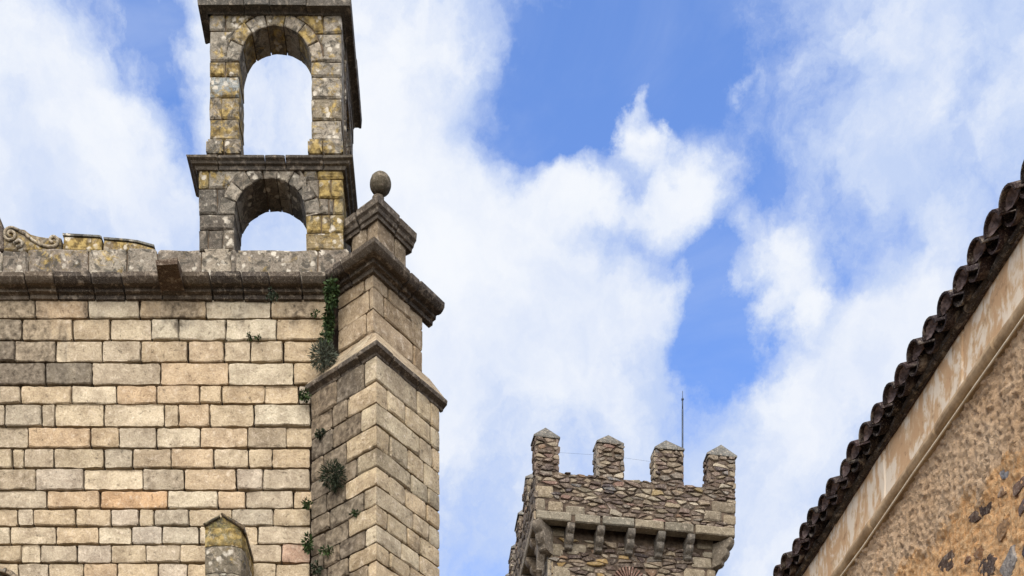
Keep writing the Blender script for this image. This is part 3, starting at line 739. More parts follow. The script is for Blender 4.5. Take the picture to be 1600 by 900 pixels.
PAL = [lin(150, 134, 112), lin(138, 122, 104), lin(164, 148, 124), lin(124, 110, 94), lin(112, 98, 86), lin(130, 112, 98), lin(142, 132, 118), lin(152, 138, 114), lin(118, 102, 92)]
ACC = [lin(152, 122, 96), lin(204, 190, 164), lin(180, 158, 114), lin(132, 128, 124), lin(142, 114, 100), lin(96, 86, 84), lin(190, 176, 150), lin(104, 88, 78)]
def voronoi(u0, u1, z0, z1, su, sz_, jit=.42, drop=.12):
    S = []
    nu, nzr = max(1, round((u1 - u0) / su)), max(1, round((z1 - z0) / sz_))
    for j in range(-1, nzr + 1):
        sh = R(-.5, .5)
        for i_ in range(-1, nu + 1):
            if random.random() < drop: continue
            S.append(Vector((u0 + (i_ + .5 + sh + R(-jit, jit)) * (u1 - u0) / nu, z0 + (j + .5 + R(-jit, jit) * .8) * (z1 - z0) / nzr)))
    k = su / sz_; cells = []
    for a in S:
        if not (u0 - .3 * su < a.x < u1 + .3 * su and z0 - .3 * sz_ < a.y < z1 + .3 * sz_): continue
        poly = [Vector(p) for p in ((u0, z0), (u1, z0), (u1, z1), (u0, z1))]
        nb = sorted((b for b in S if b is not a), key=lambda b: (b.x - a.x) ** 2 + ((b.y - a.y) * k) ** 2)[:16]
        for b in nb:
            n_ = Vector((b.x - a.x, (b.y - a.y) * k * k)); m_ = (a + b) / 2
            new = []
            for q in range(len(poly)):
                p, r_ = poly[q], poly[(q + 1) % len(poly)]
                dp, dr = (p - m_).dot(n_), (r_ - m_).dot(n_)
                if dp <= 0: new.append(p)
                if dp * dr < 0: new.append(p + (r_ - p) * (dp / (dp - dr)))
            poly = new
            if len(poly) < 3: break
        if len(poly) >= 3:
            w_ = max(p.x for p in poly) - min(p.x for p in poly); h_ = max(p.y for p in poly) - min(p.y for p in poly)
            if w_ > .05 and h_ > .04: cells.append(poly)
    return cells
def chaikin(P, k=.25):
    o = []
    for q in range(len(P)):
        a, b = P[q], P[(q + 1) % len(P)]
        o += [a.lerp(b, k), a.lerp(b, 1 - k)]
    return o
def stone_geo(poly, fr, dep, gap, proud):
    sd = R(0, 60)
    c = sum(poly, Vector((0, 0))) / len(poly)
    P = [c + (p - c) * max(.5, 1 - gap / max(.05, (p - c).length)) for p in poly]
    P = chaikin(P, R(.07, .2))
    P = [p + Vector((nz((p.x, 1, p.y), 9, sd), nz((p.x, 7, p.y), 9, sd))) * .03 for p in P]
    n = len(P)
    A = [fr(p.x, p.y, -dep) for p in P]
    B = [fr(p.x, p.y, proud - .02) for p in P]
    tl, tz = R(-.02, .02), R(-.02, .02)
    Cc = [fr(*(c + (p - c) * .82), proud + .012 + tl * (p.x - c.x) * 4 + tz * (p.y - c.y) * 4) for p in P]
    V = A + B + Cc + [fr(c.x, c.y, proud + .02)]
    FA = []
    for k in range(n):
        q = (k + 1) % n
        FA += [(k, q, n + q, n + k), (n + k, n + q, 2 * n + q, 2 * n + k), (2 * n + k, 2 * n + q, 3 * n)]
    return V, FA
NST = [0]
def rubble(fr, u0, u1, z0, z1, parent, su=.36, sz_=.17, stuff=False, avoid=(), drop=.12, pal=PAL):
    allV, allF = [], []
    for poly in voronoi(u0, u1, z0, z1, su, sz_, drop=drop):
        c = sum(poly, Vector((0, 0))) / len(poly)
        if any(a[0] < c.x < a[1] and a[2] < c.y < a[3] for a in avoid): continue
        V, FA = stone_geo(poly, fr, .1, R(.006, .045), R(-.04, .02))
        area = (max(p.x for p in poly) - min(p.x for p in poly)) * (max(p.y for p in poly) - min(p.y for p in poly))
        col = random.choice(ACC) if random.random() < .22 else random.choice(pal)
        if stuff or NST[0] > 420 or area < .03:
            b = len(allV); allV += V; allF += [tuple(q + b for q in f) for f in FA]
        else:
            NST[0] += 1; mk('stone', V, FA, M_RUB, parent, (*(Vector(vary(col, .1)) * R(.52, .92)), 0), sharp=.5)
    if allV: mk('small_stones', allV, allF, M_RUB, parent, (*[p * .7 for p in random.choice(pal)], 0), kind='stuff', sharp=.5)
QC = [lin(142, 130, 108), lin(130, 119, 100), lin(152, 140, 118), lin(136, 122, 99)]
def block(fr, u0, u1, z0, z1, parent, col=None, **k):
    gstone(fr, u0, u1, z0, z1, parent, M_RUB, vary(col or random.choice(QC), .08), 0, seg=.3, bev=.035, rag=1.6, gap=.018, rel=.015, **k)
ua = lambda px, Y=42.4: None
def uf(px, fr_o=0.0):                                        # image column -> distance along the front (offset fr_o behind)
    k = (px - CX) / F
    ox, oy = T0[0] - nF[0] * fr_o, T0[1] - nF[1] * fr_o
    return (k * oy - ox) / (dF[0] - k * dF[1])
def zfu(py, u, fr_o=0.0):
    return Z(py, T0[1] + dF[1] * u - nF[1] * fr_o)
# parapet front: corner blocks, rubble between
fpar = lambda u, z, off: ff(u, z, off)
cb = [(0, uf(865), zf(776), zf(756)), (0, uf(853), zf(797), zf(777)), (uf(856), uf(880), zf(797), zf(779)), (uf(884), uf(915), zf(799), zf(784)),
      (uf(1112), WF, zfu(800, 6.3), zfu(783, 6.3)), (uf(1130), WF, zfu(818, 6.3), zfu(802, 6.3)), (uf(1100), uf(1128), zfu(815, 6.3), zfu(798, 6.3))]
for a, b, c, d in cb: block(ff, a, b, c, d, par)
rubble(ff, 0, WF, ZS1 + .0, ZSILL, par, .31, .115, drop=.24, avoid=[(a - .03, b + .03, c - .03, d + .03) for a, b, c, d in cb])
# merlons
def merlon(fr, u0, u1, uin, name_par, front=True, side_fr=None, depth=.5, top=ZBODY, nside=None):
    P = [fr(u0 + .04, 0, -.04), fr(u1 - .04, 0, -.04), fr(u1 - .04, 0, -depth), fr(u0 + .04, 0, -depth)]
    m = quad_prism([(p.x, p.y) for p in P], ZSILL - .05, top, M_MOR, tower, 'merlon')
    rubble(fr, u0, u1, ZSILL - .02, top, m, .32, .135, drop=.22)
    # cheeks of the merlon
    p0, p1 = fr(u0, 0, 0), fr(u0, 0, -1); d_in = (p1 - p0).normalized()
    t = (fr(1, 0, 0) - fr(0, 0, 0)).normalized()
    cheek = line_fr((p0.x, p0.y), (d_in.x, d_in.y), (-t.x, -t.y))
    rubble(cheek, 0, depth, ZSILL - .02, top, m, .26, .22, stuff=True)
    p2 = fr(u1, 0, 0)
    cheek2 = line_fr((p2.x, p2.y), (d_in.x, d_in.y), (t.x, t.y))
    rubble(cheek2, 0, depth, ZSILL - .02, top, m, .26, .22, stuff=True)
    e = .012; h = .46
    B = [fr(u0 - e, top, e), fr(u1 + e, top, e), fr(u1 + e, top, -depth - e), fr(u0 - e, top, -depth - e)]
    up = Vector((0, 0, .05)); ap = (B[0] + B[1] + B[2] + B[3]) / 4 + Vector((R(-.06, .06), R(-.04, .04), h * R(.95, 1.12)))
    B = [b + Vector((R(-.03, .03), R(-.02, .02), R(-.03, .03))) for b in B]
    V = B + [b + up for b in B] + [ap]
    mk('cap', V, [(3, 2, 1, 0), (0, 1, 5, 4), (1, 2, 6, 5), (2, 3, 7, 6), (3, 0, 4, 7), (4, 5, 8), (5, 6, 8), (6, 7, 8), (7, 4, 8)], M_RUB, m, (*vary(lin(104, 102, 95), .15), 0), smooth=False)
    return m
for a, b in ((836, 874), (932, 975), (1023, 1068), (1106, 1150)):
    merlon(ff, max(0, uf(a)), min(WF, uf(b)), .5, par)
for s in (2.05, 4.1, 6.15, 8.0):                              # along the left side
    merlon(line_fr(tp(0, 0), dS, nS), s, s + .95, .5, par, top=ZBODY - .05)
fbk = line_fr(tp(WF, 0), dS, (-nS[0], -nS[1]))
for s in (2.05, 4.1, 6.15):
    P = [tp(WF - .5, s), tp(WF, s), tp(WF, s + .9), tp(WF - .5, s + .9)]
    quad_prism(P, ZSILL, ZSILL + .7, M_MOR, tower, 'merlon')
# left side of the parapet, seen very obliquely
rubble(fsd, 0, WS, ZS1, ZSILL, par, .4, .24, stuff=True)
# projecting string of slabs under the parapet
sc = empty('string_course', (*tp(WF / 2, 0), ZS0), parent=tower)
slabs = [(837, 893), (898, 938), (941, 991), (992, 1037), (1039, 1084), (1086, 1148)]
SL = lambda z0, z1: [(-.29, z0), (.0, z0), (.035, z0 + .03), (.045, z1 - .03), (.03, z1), (-.29, z1)]
for a, b in slabs:
    sweep(ff, uf(a), uf(b), SL(ZS0 + .02, ZS1), sc, M_RUB, vary(random.choice([lin(132, 124, 106), lin(122, 115, 99), lin(144, 133, 111)]), .06), 0, 'slab', gap=.012, worn=.02)
for q in range(6):
    sweep(fsd, .02 + 1.4 * q, 1.4 + 1.4 * q, SL(ZS0 + .02, ZS1), sc, M_RUB, vary(lin(140, 126, 104), .1), 0, 'slab', gap=.012, worn=.02)
# corbels
def corbel(o, d, wid, parent, col, h=.70, reach=OV + .06):
    """two-lobed bracket: o plan point on the parapet line, d = inward direction"""
    t = Vector((-d[1], d[0]))
    prof = [(0.0, 0), (-.005, -.10), (.03, -.19), (.09, -.25), (.15, -.28), (.17, -.30), (.155, -.36), (.18, -.45), (.25, -.53), (.33, -.57), (.36, -.60), (.37, -.68), (.42, -.72), (reach, -.74), (reach, 0)]
    V, n = [], len(prof)
    for s, k in ((-1, 1), (-1, 0), (1, 0), (1, 1)):
        for a, z in prof:
            aa = a + (.02 if k else 0); w2 = wid / 2 - (0 if k else .0) - (0.03 if not k else 0)
            ww = wid / 2 if k else wid / 2 - .03
            p = Vector(o) + Vector(d) * (a + (.03 if k else 0)) + t * s * ww
            V.append((p.x, p.y, ZS0 + z * h / .74))
    FA = []
    for r_ in range(3):
        for k in range(n):
            q = (k + 1) % n; FA.append((r_ * n + k, r_ * n + q, (r_ + 1) * n + q, (r_ + 1) * n + k))
    FA.append(tuple(range(n))); FA.append(tuple(3 * n + k for k in range(n - 1, -1, -1)))
    mk('corbel', V, FA, M_RUB, parent, (*col, 0), sharp=.7)
iF = (-nF[0], -nF[1]); iS = (-nS[0], -nS[1])
for px in (893, 940, 988, 1035, 1081):
    u = uf(px); corbel(tp(u, 0), iF, .25, tower, vary(lin(106, 100, 90), .08), h=.64)
dg = (Vector(iF) + Vector(iS)).normalized()
corbel(tp(.02, .02), tuple(dg), .30, tower, lin(112, 102, 88), h=.85, reach=.74)
dg2 = (Vector(iF) - Vector(iS)).normalized()
corbel(tp(WF - .10, .06), tuple(dg2), .26, tower, lin(118, 108, 92), h=.78, reach=.66)
corbel(tp(.30, .24), iF, .26, tower, lin(120, 110, 96), h=1.25, reach=.40)
for q in range(7):
    corbel(tp(0, 1.15 + 1.08 * q), iS, .28, tower, vary(lin(124, 110, 92), .08))
# body front
ffb = lambda u, z, off: ff(u, z, off - OV)
ufb = lambda px: uf(px, OV)
u0b, u1b = OV + .0, WF - OV
zb = lambda py: zfu(py, 3.3, OV)
bl = [(ufb(860), ufb(884), 838, 823), (u0b, ufb(880), 868, 848), (u0b, ufb(862), 902, 872), (ufb(885), ufb(905), 866, 850), (ufb(864), ufb(892), 905, 884), (ufb(893), ufb(917), 863, 849), (u0b, ufb(866), 847, 832),
      (ufb(1098), ufb(1127), 872, 862), (ufb(1081), ufb(1113), 887, 870), (ufb(1114), u1b, 886, 873), (ufb(1068), ufb(1102), 905, 888), (ufb(1104), u1b, 908, 889), (ufb(1088), ufb(1116), 858, 838)]
bb = []
for a, b, p1, p0 in bl:
    uu = (a + b) / 2; r4 = (a, b, zfu(p1, uu, OV), zfu(p0, uu, OV)); bb.append(r4); block(ffb, *r4, body)
fan_u, fan_z, fan_r = ufb(983), zb(914), .60
rubble(ffb, u0b, u1b, zb(925), ZS0 - .2, body, .34, .13, drop=.24, avoid=[(a - .03, b + .03, c - .03, d + .03) for a, b, c, d in bb] + [(fan_u - .5, fan_u + .5, fan_z - .6, fan_z + .5)], pal=PAL + ACC[:1] + [lin(170, 142, 92), lin(100, 84, 78)])
ffs = line_fr(tp(OV, OV), dS, nS)
rubble(ffs, 0, WS - 2 * OV, zb(960), ZS0, body, .45, .28, stuff=True)
for k in range(7):                                            # alternate quoins on the left corner
    z1 = zf(838) - .42 * k
    block(ffs, .02, .75 if k % 2 else .45, z1 - .42, z1, body, lin(150, 132, 104))
# small relieving arch of red brick set on edge
ba = empty('brick_arch', (*tp(fan_u, OV), fan_z), parent=tower)
for k in range(15):
    an = math.pi * (k + .5) / 15
    c_, s_ = math.cos(an), math.sin(an)
    o = [(fan_u + c_ * r_ - s_ * w_, fan_z + s_ * r_ + c_ * w_) for r_, w_ in ((.28, -.022), (.60, -.036), (.60, .036), (.28, .022))]
    pstone(o, lambda u, z, off: ffb(u, z, off + .05), .12, ba, M_RUB, vary(lin(126, 96, 82), .12), 0, 'brick', bev=.008, gap=.004, sub=.4)
# antenna and wire on the tower
M_MET = plain_mat('antenna_metal', (46, 54, 66), (64, 72, 84), 5, 0.1, rough=.5)
ax, ay = X(1066.5, 43.6), 43.6
ant = empty('antenna', (ax, ay, ZSILL), 'thin dark metal antenna rod standing beside the third merlon of the tower', 'antenna')
tube([(ax, ay, ZSILL - .1), (ax, ay, Z(640, ay))], .030, M_MET, 'mast', ant)
tube([(ax, ay, Z(640, ay)), (ax, ay, Z(624, ay))], .024, M_MET, 'whip', ant)
tube([(ax, ay, Z(624, ay)), (ax, ay, Z(611, ay))], .010, M_MET, 'tip', ant)
mk('joint', *ball((ax, ay, Z(624, ay)), .045, 1.2, 8, 6), M_MET, ant)
pw = [(X(872, 42.5), 42.5, Z(707, 42.5)), (X(950, 42.9), 42.7, Z(712, 42.7)), (X(1022, 43), 42.95, Z(722, 42.95))]
tag(tube(pw, .0025, M_MET, 'wire', None, 5), 'hair thin wire strung between the battlements of the tower', 'wire')

# ------------------------------------------------------------------ house on the right
HS = -0.1034
def hp(a, Y, z): return Vector((a + HS * Y, Y, z))
house = empty('house', (6.5, 11, -EYE), 'ochre roughcast house with tiled eaves and moulded cornice at the right', 'house')
hfr = lambda u, z, off: hp(4.80 - off, u, z)
# rough stucco
m, nt, b = new_mat('roughcast')
pos = nt.nodes.new('ShaderNodeNewGeometry').outputs['Position']
nA = tnoise(nt, pos, 2.2, 6, .6); nB = tnoise(nt, pos, 26, 6, .7, .4); nC = tnoise(nt, pos, 90, 4, .7)
c = mixc(nt, sstep(nt, nA, .35, .65), lin(222, 184, 142), lin(234, 200, 160))
c = mixc(nt, sstep(nt, nB, .45, .33, 0, .7), c, lin(128, 94, 64))  # crevice shade painted as darker colour where the bump noise runs low
c = mixc(nt, sstep(nt, nC, .35, .6, .35, 0), c, (.6, .55, .5), 'MULTIPLY')
sxyz = nd(nt, 'ShaderNodeSeparateXYZ', {0: pos})
# fallen render: exposed orange earth towards the near, low end
e = mth(nt, 'ADD', mth(nt, 'MULTIPLY_ADD', sxyz.outputs['Y'], .13, 6.0 - .13 * 8.94 + EYE), mth(nt, 'MULTIPLY', sxyz.outputs['Z'], -1.0))
e = mth(nt, 'ADD', e, mth(nt, 'MULTIPLY_ADD', tnoise(nt, pos, 2.6, 7, .65), 1.3, -.65))
em = sstep(nt, e, -.06, .06)
earth = mixc(nt, sstep(nt, nB, .38, .62), lin(236, 178, 118), lin(248, 204, 150))
earth = mixc(nt, sstep(nt, nC, .35, .6, .45, 0), earth, (.6, .52, .45), 'MULTIPLY')
c = mixc(nt, em, c, earth)
link(nt, c, b.inputs['Base Color'])
bp = nd(nt, 'ShaderNodeBump', {'Height': mth(nt, 'ADD', nB, mth(nt, 'MULTIPLY', nC, .4)), 'Strength': 1.0, 'Distance': .05})
link(nt, bp.outputs[0], b.inputs['Normal']); M_ROUGH = m
hw = mk('wall', *(lambda A: ([A[0], A[1], A[2], A[3], A[4], A[5], A[6], A[7]], [(0, 1, 3, 2), (4, 6, 7, 5), (0, 4, 5, 1), (2, 3, 7, 6), (0, 2, 6, 4), (1, 5, 7, 3)]))(
    [hp(a, Y, z) for z in (-EYE, 7.40) for Y in (-6, 22) for a in (4.86, 10)]), M_ROUGH, house, smooth=False)
V, FA = [], []
Y0, Y1, Za, Zb, st = 5.6, 14.0, 3.4, 6.88, .0155
ny, nzv = int((Y1 - Y0) / st), int((Zb - Za) / st)
for j in range(nzv + 1):
    for k in range(ny + 1):
        Y, z = Y0 + st * k, Za + st * j
        q = noise.noise(Vector((Y * 25 + z * 8, z * 27 - Y * 8, 3)))
        q2 = noise.noise(Vector((Y * 46 + z * 10, z * 48 - Y * 9, 9)))
        q3 = noise.noise(Vector((Y * 3, z * 3, 1)))
        ev = 6.0 + .13 * (Y - 8.94) - z + .3 * q3
        rough = 1.0 if ev < 0 else .6
        d = rough * (.032 * max(q, -.45) + .014 * q2 + .016 * noise.noise(Vector((Y * 9, z * 10, 5)))) + .01 * q3 - max(0, min(.03, ev * .3))
        V.append(hfr(Y, z, d))
for j in range(nzv):
    for k in range(ny):
        a = j * (ny + 1) + k; FA.append((a, a + 1, a + ny + 2, a + ny + 1))
mk('render_coat', V, FA, M_ROUGH, house)
def hw_uz(px, py, a):                                        # picture point -> (Y, z) on the plane a
    # (px-CX)/F*Y = a + HS*Y
    Y = a / ((px - CX) / F - HS); return Y, Z(py, Y)
for px, py, w_, h_, cc in ((1532, 785, 10, 26, lin(84, 68, 58)), (1515, 812, 8, 12, lin(96, 76, 62)), (1565, 742, 9, 13, lin(150, 148, 146)), (1588, 758, 9, 16, lin(120, 96, 80)), (1473, 880, 13, 18, lin(98, 78, 64)),
                           (1537, 888, 14, 22, lin(96, 80, 70)), (1570, 880, 11, 26, lin(150, 142, 132)), (1594, 790, 7, 18, lin(112, 94, 84)), (1560, 830, 10, 20, lin(158, 124, 88)), (1528, 862, 8, 12, lin(150, 110, 74)), (1506, 875, 6, 8, lin(110, 80, 60)), (1597, 860, 6, 12, lin(100, 88, 82)), (1560, 770, 6, 12, lin(150, 116, 84))):
    P = []
    for k in range(7):
        an = k * math.tau / 7 + R(-.3, .3); rr = R(.65, 1.3)
        P.append(Vector(hw_uz(px + 1.2 * math.cos(an) * w_ * rr + math.sin(an) * h_ * .3, py - 1.2 * math.sin(an) * h_ * rr, 4.8)))
    V, FA = stone_geo(P, lambda u, z, off: hfr(u, z, off - .034), .08, .004, .0)
    mk('stone', V, FA, M_RUB, hw, (*cc, 0), sharp=.5)
# painted band under the eaves
m, nt, b = new_mat('limewashed_band')
pos = nt.nodes.new('ShaderNodeNewGeometry').outputs['Position']
n1 = tnoise(nt, vscale(nt, pos, (4, 6.0, 2.0)), 1.0, 8, .68, .8); n2 = tnoise(nt, pos, 9, 6, .65); n3 = tnoise(nt, pos, 60, 3, .6)
c = mixc(nt, sstep(nt, n1, .42, .58), lin(192, 154, 114), lin(204, 174, 136))
c = mixc(nt, sstep(nt, mth(nt, 'ADD', n1, mth(nt, 'MULTIPLY', n2, .45)), .70, .82), c, lin(220, 201, 174))
c = mixc(nt, sstep(nt, n2, .44, .30, 0, .5), c, lin(120, 88, 60))
link(nt, c, b.inputs['Base Color'])
bp = nd(nt, 'ShaderNodeBump', {'Height': mth(nt, 'ADD', n2, mth(nt, 'MULTIPLY', n3, .2)), 'Strength': .35, 'Distance': .02}); link(nt, bp.outputs[0], b.inputs['Normal']); M_BAND = m
M_MOULD = plain_mat('plaster_moulding', (158, 130, 96), (188, 160, 124), 4, .5, .02)  # shading of the lower half put into the darker base colour
bd = empty('eaves_band', (4.2, 11, 6.9), parent=house)
Yc = [-6, -3, 0, 2, 4.0, 6.3, 8.3, 9.75, 11.1, 12.6, 14.2, 16.0, 18.0]
for a_, b_ in zip(Yc, Yc[1:]):
    sweep(lambda u, z, off: hp(4.80 - off, u, z), a_, b_, [(-.1, 6.90), (.03, 6.90), (.022, 7.1), (.03, 7.28), (.026, 7.42), (-.1, 7.42)], bd, M_BAND, (1, 1, 1), 0, 'band_panel', gap=.002, jit=.004, worn=.012, seg=.2)
mo = empty('moulding', (4.2, 11, 6.8), parent=house)
Yc = [-6, -3, 0, 2, 4.0, 6.0, 7.8, 9.2, 10.1, 11.3, 12.3, 13.5, 15, 18]
for a_, b_ in zip(Yc, Yc[1:]):
    pr = [(-.08, 6.915)] + [(.0 + .075 * math.sin(t * math.pi / 9) + .01, 6.865 - .062 * -math.cos(t * math.pi / 9) - .0) for t in range(1, 9)] + [(-.08, 6.79)]
    sweep(lambda u, z, off: hp(4.80 - off, u, z), a_, b_, pr, mo, M_MOULD, (1, 1, 1), 0, 'moulding_length', gap=.002, jit=.004, worn=.012, seg=.2)
# cable clipped under the moulding
M_CAB = plain_mat('cable_sheath', (214, 196, 164), (226, 210, 180), 3, .1)
tag(tube([hp(4.745 + .006 * math.sin(k * 1.7), -6 + k * .5, 6.775 + .008 * math.sin(k * 2.1)) for k in range(49)], .0095, M_CAB, 'cable', None, 6), 'thin cream cable running along under the moulding of the ochre house', 'cable')
# eaves: course of dark slabs, then the tiles
m_t = stone_mat('old_roof_tile', .7, .5, stain=True, bump=.8, stain_rgb=(36, 32, 32))
M_TILE = m_t
ev = empty('eaves_course', (4.6, 11, 7.3), parent=house)
y = 5.0
while y < 18:
    L_ = R(.22, .34)
    V, FA = [], []
    for uu in (y + .006, y + L_ - .006):
        o = R(-.015, .015)
        for off, z in ((-.1, 7.385), (.055 + o, 7.38 + R(-.010, .010)), (.08 + o, 7.39), (.09 + o, 7.41), (.06 + o, 7.44), (-.1, 7.44)):
            V.append(hp(4.80 - off, uu, z + R(-.006, .006)))
    n = 6
    FA = [tuple(range(n)), tuple(range(2 * n - 1, n - 1, -1))] + [(k, (k + 1) % n, n + (k + 1) % n, n + k) for k in range(n)]
    mk('eaves_brick', V, FA, M_TILE, ev, (*vary(lin(82, 73, 64), .2), .4), smooth=False)
    y += L_
roof = quad = None
sl = math.radians(17); cs_, sn_ = math.cos(sl), math.sin(sl)
def rp(a0, Y, h, s, up):                                     # s up the slope, up normal to it
    return hp(4.80 - a0 + s * cs_ - up * sn_, Y, h + s * sn_ + up * cs_)
A0, H0 = .17, 7.385
roof = mk('roof', [rp(A0 - .12, Y, H0, s, u) for u in (-.012, .02) for Y in (-6, 22) for s in (0, 5.5)], [(0, 1, 3, 2), (4, 6, 7, 5), (0, 4, 5, 1), (2, 3, 7, 6), (0, 2, 6, 4), (1, 5, 7, 3)], M_TILE, house, (*lin(80, 64, 56), .5), smooth=False)
def tile_mesh(r0, r1, L, th, invert, seg=9):
    V, FA = [], []
    for s, r in ((0, r0), (L, r1)):
        for rr in (r, r - th):
            for k in range(seg + 1):
                an = math.pi * k / seg
                V.append((s, rr * math.cos(an), rr * math.sin(an) * .92 * (-1 if invert else 1)))
    n = seg + 1
    for k in range(seg):
        FA += [(k, k + 1, 2 * n + k + 1, 2 * n + k), (n + k, 3 * n + k, 3 * n + k + 1, n + k + 1), (k, n + k, n + k + 1, k + 1), (2 * n + k, 2 * n + k + 1, 3 * n + k + 1, 3 * n + k)]
    FA += [(0, 2 * n, 3 * n, n), (n - 1, 2 * n - 1, 4 * n - 1, 3 * n - 1)]
    return V, FA
def place_tile(name, Y, s0, up, invert, r0, r1, L, parent, col, tilt=0.0, yaw=0.0):
    V, FA = tile_mesh(r0, r1, L, .016, invert)
    W = [rp(A0, Y + v[1] + yaw * v[0], H0, s0 + v[0], up + v[2] + tilt * v[0]) for v in V]
    o = mk(name, W, FA, M_TILE, parent, (*col, .55), sharp=.6)
    return o
TCOL = [lin(62, 48, 47), lin(50, 41, 41), lin(70, 56, 53), lin(58, 50, 46)]
k = 0; PITCH = .235
y = 8.705 - 15 * PITCH
M_PLUG = plain_mat('plug_mortar', (74, 62, 58), (146, 126, 118), 14, .8)
while y < 19:
    jy, ju = R(-.012, .012), R(-.012, .012)
    t = place_tile('cover_tile', y + jy, R(-.05, -.01), .08 + ju, False, .104, .085, .46, roof, vary(random.choice(TCOL), .3, .08), yaw=R(-.03, .03))
    # mortar plug closing the mouth of the tile, broken and hollow
    P, n = [], 12
    cz = R(.2, .5)
    for i_ in range(n + 1):
        an = math.pi * i_ / n; P.append((.086 * math.cos(an), .078 * math.sin(an)))
    P += [(-.03, -.02), (.03, -.02)]
    V = [rp(A0, y + jy + a, H0, -.005 + R(0, .012), .075 + ju + b_) for a, b_ in P] + [rp(A0, y + jy + .02 * R(-1, 1), H0, .05, .08 + ju + .03 * cz)]
    mk('mortar_plug', V, [(q, (q + 1) % len(P), len(P)) for q in range(len(P))], M_PLUG, roof, smooth=False)
    place_tile('channel_tile', y + PITCH / 2 + R(-.01, .01), R(.0, .04), .075, True, .085, .10, .5, roof, vary(random.choice(TCOL), .3, .08))
    place_tile('cover_tile', y + R(-.01, .01), .36, .10, False, .095, .08, .46, roof, vary(random.choice(TCOL), .3, .08))
    y += PITCH; k += 1

# ------------------------------------------------------------------ plants in the joints
def leaf_mat(name, r1, r2):
    m, nt, b = new_mat(name)
    oi = nt.nodes.new('ShaderNodeNewGeometry')
    c = mixc(nt, sstep(nt, tnoise(nt, oi.outputs['Position'], 14, 3), .35, .65), lin(*r1), lin(*r2))
    link(nt, c, b.inputs['Base Color']); b.inputs['Roughness'].default_value = .7
    return m
M_GRN = leaf_mat('green_leaves', (30, 44, 22), (64, 80, 42)); M_GRY = leaf_mat('grey_green_leaves', (52, 57, 46), (86, 90, 74))
M_DGR = leaf_mat('dark_leaves', (28, 35, 24), (52, 60, 40))
def tuft(name, label, px, py, Y, rpx, n, mat, droop=0.2, squash=(1, .8, 1), blade=(.05, .01), cat='plant'):
    if cat == 'plant': n = int(n * .7); rpx *= .85
    c = Vector((X(px, Y), Y, Z(py, Y))); r = rpx * Y / F
    V, FA = [], []
    for q in range(n):
        d = Vector((random.gauss(0, 1), random.gauss(0, 1), random.gauss(0, 1))).normalized() * (random.random() ** .45)
        p = c + Vector((d.x * r * squash[0], d.y * r * squash[1] - r * .2, d.z * r * squash[2]))
        t = (d + Vector((R(-.5, .5), R(-.5, .5), R(-.3, .5) - droop))).normalized()
        s = t.orthogonal().normalized(); s.rotate(Matrix.Rotation(R(0, 6.28), 3, t))
        L, w_ = blade[0] * R(.6, 1.5), blade[1] * R(.7, 1.4)
        b = len(V)
        V += [p - s * w_ * .4, p + t * L * .5 - s * w_, p + t * L, p + t * L * .5 + s * w_, p + s * w_ * .4]
        FA.append((b, b + 1, b + 2, b + 3, b + 4))
    for q in range(5):                                        # woody stems back to the joint
        d = Vector((R(-.6, .6), R(-.6, .2), R(-.4, .8))) * r
        b = len(V); a0 = Vector((c.x, c.y + r * .7, c.z - r * .4))
        V += [a0 + Vector((.006, 0, 0)), a0 - Vector((.006, 0, 0)), c + d - Vector((.003, 0, 0)), c + d + Vector((.003, 0, 0))]
        FA.append((b, b + 1, b + 2, b + 3))
    o = mk(name, V, FA, mat, None, smooth=False)
    tag(o, label, cat, 'plants growing in the church joints')
    return o
def on_left(px, dd=.05):                                      # depth of the buttress left faces at an image column
    k = (px - CX) / F
    s = (k * C1[1] - C1[0]) / (dL[0] - k * dL[1]); return C1[1] + dL[1] * s - dd
tuft('shrub', 'round grey green bush on the ledge between church wall and upper buttress', 505, 559, 20.75, 19, 900, M_GRY, .0, blade=(.07, .006), cat='shrub')
tuft('shrub', 'round dark bush growing out of the left face of the lower buttress', 521, 746, on_left(521, .12), 19, 900, M_DGR, .2, blade=(.07, .006), cat='shrub')
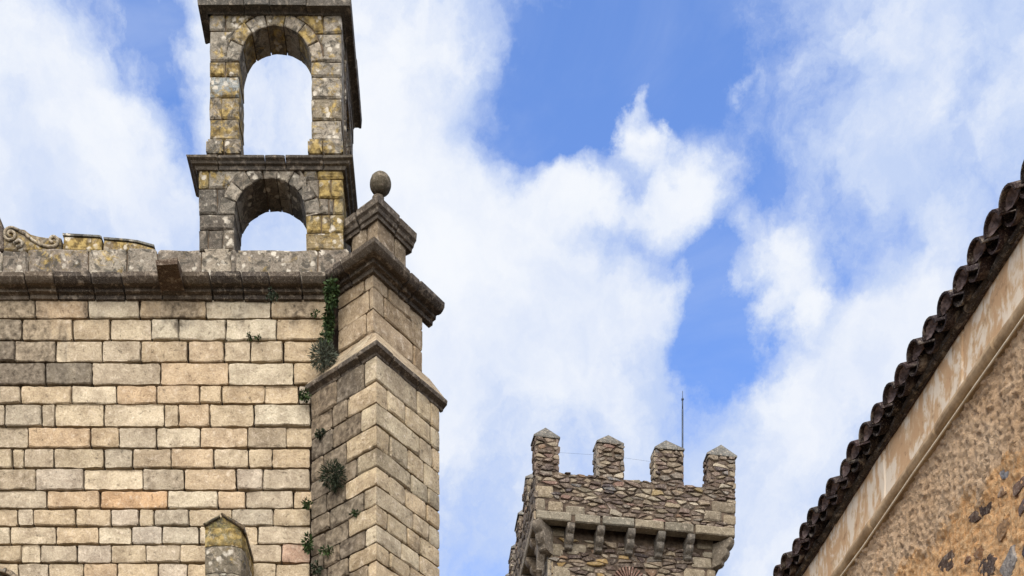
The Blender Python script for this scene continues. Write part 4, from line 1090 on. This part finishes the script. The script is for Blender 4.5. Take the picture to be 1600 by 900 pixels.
tuft('ivy', 'dark green leafy plant hanging under the cornice beside the buttress', 518, 460, 20.72, 13, 420, M_GRN, .5, squash=(.8, .6, 2.0), blade=(.045, .016), cat='ivy')
tuft('ivy', 'long trailing green plant down the joint of wall and upper buttress', 514, 505, 20.9, 9, 420, M_GRN, .6, squash=(.8, .6, 3.2), blade=(.05, .012), cat='ivy')
tuft('weed', 'green weed just above the round grey bush', 508, 530, 20.82, 10, 160, M_GRN, .2, blade=(.05, .012))
tuft('weed', 'small leafy weed below the left tip of the drip course', 476, 619, 20.88, 9, 200, M_GRN, .4, blade=(.04, .015))
tuft('weed', 'small weed hanging from the cornice right of the middle', 426, 462, 20.72, 9, 150, M_DGR, .6, squash=(1, .6, 1.3), blade=(.04, .012))
tuft('weed', 'left of two tiny weeds in the wall joint near the upper buttress', 390, 527, 20.95, 5, 60, M_GRN, 0, blade=(.04, .01))
tuft('weed', 'right of two tiny weeds in the wall joint near the upper buttress', 403, 528, 20.95, 4, 40, M_GRN, 0, blade=(.04, .01))
tuft('weed', 'tiny weed on the top course joint left of the trailing plant', 493, 491, 20.93, 5, 70, M_GRN, 0, squash=(1.6, .6, .8), blade=(.04, .01))
tuft('weed', 'green weed under the dark round bush where wall meets buttress', 479, 788, 20.88, 8, 140, M_GRN, .3, blade=(.045, .013))
tuft('weed', 'bushy green weed beside the pinkish block low on the wall', 481, 850, 20.85, 11, 260, M_GRN, .5, squash=(.8, .6, 1.5), blade=(.05, .013))
tuft('weed', 'mossy green plant low on the left buttress face', 512, 862, on_left(512), 9, 220, M_GRN, .2, squash=(1.9, .5, .8), blade=(.04, .012))
tuft('weed', 'small green tuft on the buttress joint right of the dark round bush', 555, 803, on_left(555), 6, 110, M_GRN, .1, squash=(1.7, .5, .7), blade=(.04, .012))
tuft('weed', 'lowest dark green weed at the foot of the buttress joint', 494, 888, on_left(494, .12), 9, 180, M_DGR, .3, squash=(1, .6, 1.3), blade=(.045, .013))
tuft('weed', 'small dark weed on the left buttress face above the round bush', 500, 678, on_left(500), 7, 130, M_DGR, .3, squash=(1.3, .5, 1), blade=(.045, .013))
